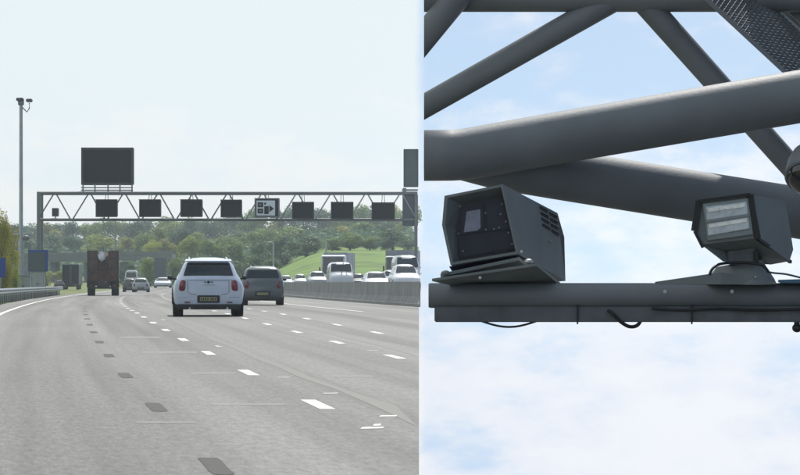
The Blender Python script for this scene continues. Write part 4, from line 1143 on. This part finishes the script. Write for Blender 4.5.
def flash_unit():
    t = thing('infrared_flash_unit', 'grey flash lamp with pale two-row glass front on a swivel neck, on the rail', 'lamp', P(742, 283, 12.05)); org = Vector(t.location)
    DF, DR = 11.82, 12.12
    f = [(699.3, 200.8), (749.5, 194.5), (757, 237.5), (724, 261.5), (694.8, 233)]
    bk = [(731, 207), (785.5, 199), (793.5, 249), (771, 264.8), (724.5, 262)]
    # main case: upper box (front face quad) and a chamfered belly
    A = [(699.3, 200.8), (749.5, 194.5), (757.5, 238), (701, 244.5), (694.8, 231)]
    Bk = [(735, 208), (785.5, 200), (793.3, 249.5), (771, 264.6), (723, 261.5)]
    fo = [P(x, y, DF) for x, y in A]
    Dk = [DR, DR, DR, DR - .02, DF + .06]
    bo = [P(x, y, d) for (x, y), d in zip(Bk, Dk)]
    bo[2] = on_plane(793.3, 249.5, fo[1], fo[2], bo[1]); low = on_plane(789.5, 261.2, fo[1], fo[2], bo[1])
    b = B(); b.add(fo + bo + [low], [(0, 1, 2, 3, 4), (0, 5, 6, 1), (1, 6, 7, 2), (2, 7, 10), (2, 10, 8, 9, 3), (3, 9, 4), (4, 9, 5, 0), (9, 8, 10, 7, 6, 5)])
    b.build('housing', 'housing_grey', t, org)
    def piece(nm, pts, m, dd, depth, p=t, bev=.002): return poly_plate(pts, DF - dd, depth).build(nm, m, p, org, bevel=bev)
    # black seal lips along the hood
    for e in (((698.2, 201.2), (750.2, 194.2)), ((750, 194.6), (752.6, 212)), ((752.6, 212), (757.6, 238.4)), ((698.8, 201), (694.4, 231)), ((694.6, 231), (703, 247.6))):
        b = B(); b.bar(P(*e[0], DF - .004), P(*e[1], DF - .004), .026, .011); b.build('seal_lip', 'black_rubber', t, org)
    b = B(); b.bar(P(757.5, 238.5, DF), P(790.5, 262, DR - .01), .012, .012); b.build('seal_lip', 'black_rubber', t, org)
    fr = piece('lamp_frame', [(703, 204), (748, 198.3), (753.2, 234.4), (707.3, 240.8)], 'lamp_frame', .014, .02)
    def inset(q, u0, u1, v0, v1):
        (x0, y0), (x1, y1), (x2, y2), (x3, y3) = q
        g = lambda u, v: (lerp(lerp(x0, x1, u), lerp(x3, x2, u), v), lerp(lerp(y0, y1, u), lerp(y3, y2, u), v))
        return [g(u0, v0), g(u1, v0), g(u1, v1), g(u0, v1)]
    Q = [(705.6, 207), (746.6, 201.6), (749.6, 228.6), (708.2, 235.8)]
    for v0, v1 in ((0, .46), (.56, 1)):
        g = piece('lamp_glass', inset(Q, 0, 1, v0, v1), 'lamp_glass', .020, .02, fr)
        piece('lamp_tube', inset(Q, .05, .95, lerp(v0, v1, .12), lerp(v0, v1, .40)), 'lamp_tube', .0225, .004, g, 0)
    piece('divider', inset(Q, -.02, 1.02, .46, .56), 'lamp_frame', .026, .02, fr)
    # swivel neck and foot
    b = B(); b.prism([P(727, 250, 11.90), P(755, 246.5, 11.90), P(757, 264, 11.90), P(728, 265, 11.90)], [P(727, 250, 12.05), P(755, 246.5, 12.05), P(757, 264, 12.05), P(728, 265, 12.05)]); b.build('neck', 'gantry_steel_worn', t, org, bevel=.006)
    b = B(); b.prism([P(753, 250.5, 11.885), P(758.4, 250.0, 11.885), P(759, 263, 11.885), P(753.5, 263.4, 11.885)], [P(753, 250.5, 11.95), P(758.4, 250.0, 11.95), P(759, 263, 11.95), P(753.5, 263.4, 11.95)]); b.build('neck_clamp', 'black_rubber', t, org, bevel=.003)
    b = B(); c0, c1 = P(741, 284.5, 12.0), P(740.5, 263, 12.0)
    b.tube([c0, P(741, 279, 12.0), P(741, 266, 12.0), c1], [.142, .134, .098, .09], 28); b.build('foot', 'housing_grey', t, org, smooth=35)
    b = B(); b.prism([P(655, 281.8, 11.83), P(721, 272.2, 11.83), P(776, 281.5, 11.90), P(770, 283.6, 11.95)], [P(655, 284.4, 11.83), P(721, 284.2, 11.83), P(776, 284.2, 11.90), P(770, 285.2, 11.95)]); b.build('mounting_plate', 'housing_grey', t, org)
    p = P(755.5, 277, 11.865); b = B(); b.tube([p + Vector((0, .02, 0)), p], .0035, 10); b.build('screw', 'screw_steel', t, org)
    pts = [(709.5, 275, 11.83), (712, 269.5, 11.84), (717, 265.2, 11.86), (724, 263.3, 11.88), (734, 262.8, 11.88), (748, 262.8, 11.88), (758, 264, 11.87), (764.5, 266.8, 11.87), (768.5, 272, 11.88)]
    b = B(); b.cable([P(*p) for p in pts], .0058, 8); b.build('cable', 'black_rubber', t, org, smooth=60)
    b = B(); b.cable([P(768.5, 272, 11.88), P(774, 273, 11.9), P(786, 274.2, 11.95), P(800, 277.5, 12.0), P(830, 285, 12.0)], .0040, 8); b.build('cable', 'gantry_steel_worn', t, org, smooth=60)
flash_unit()


def dome():
    t = thing('dome_camera', 'round grey dome camera at the right picture edge under the gantry tubes', 'camera', P(808, 150, 12.2)); org = Vector(t.location)
    ax = Vector((-.18, -.55, -.55)).normalized(); c = P(810, 170, 12.25)
    r = .098
    b = B(); b.tube([c - ax * .085, c - ax * .075, c - ax * .03, c + ax * .05, c + ax * .056], [r * .72, r * .86, r * .98, r, r * .93], 36); b.build('housing', 'gantry_steel_worn', t, org, smooth=40)
    b = B(); n = 7; pts = []; rr = []
    for i in range(n): a = i / (n - 1) * math.pi / 2 * .97; pts.append(c + ax * (.052 + .05 * math.sin(a))); rr.append(r * .88 * math.cos(a))
    b.tube(pts, rr, 32); b.build('dome_glass', 'dome_glass', t, org, smooth=60)
    b = B(); b.tube([c - ax * .08, P(812, 110, 12.45)], .028, 14); b.build('stem', 'gantry_steel', t, org, smooth=50)
dome()
p = P(790, 281, 11.95)
b = B(); b.prism([P(777, 279.8, 11.9), P(830, 278.2, 11.9), P(830, 283.4, 11.9), P(779, 283.4, 11.9)], [P(777, 279.8, 12.0), P(830, 278.2, 12.0), P(830, 283.4, 12.0), P(779, 283.4, 12.0)])
o = b.build('strap', 'blue_strap', None, p, bevel=.004); tag(o, 'dark blue strip lying on the rail right of the flash lamp', 'strap')


# ------------------------------------------------------------------ thin summer haze
b = B(); b.box((-150, 740, 9), (1100, 1840, 46))
hz = bpy.data.materials.new('haze'); hz.use_nodes = True; hn = hz.node_tree.nodes; hn.clear()
pv = hn.new('ShaderNodeVolumePrincipled'); pv.inputs['Color'].default_value = (0.80, 0.92, 1.0, 1); pv.inputs['Density'].default_value = 0.00025; pv.inputs['Anisotropy'].default_value = 0.2
ho = hn.new('ShaderNodeOutputMaterial'); hz.node_tree.links.new(pv.outputs[0], ho.inputs['Volume']); M['haze'] = hz
o = b.build('haze', 'haze'); tag(o, 'thin pale haze softening the far trees', 'haze', kind='stuff')
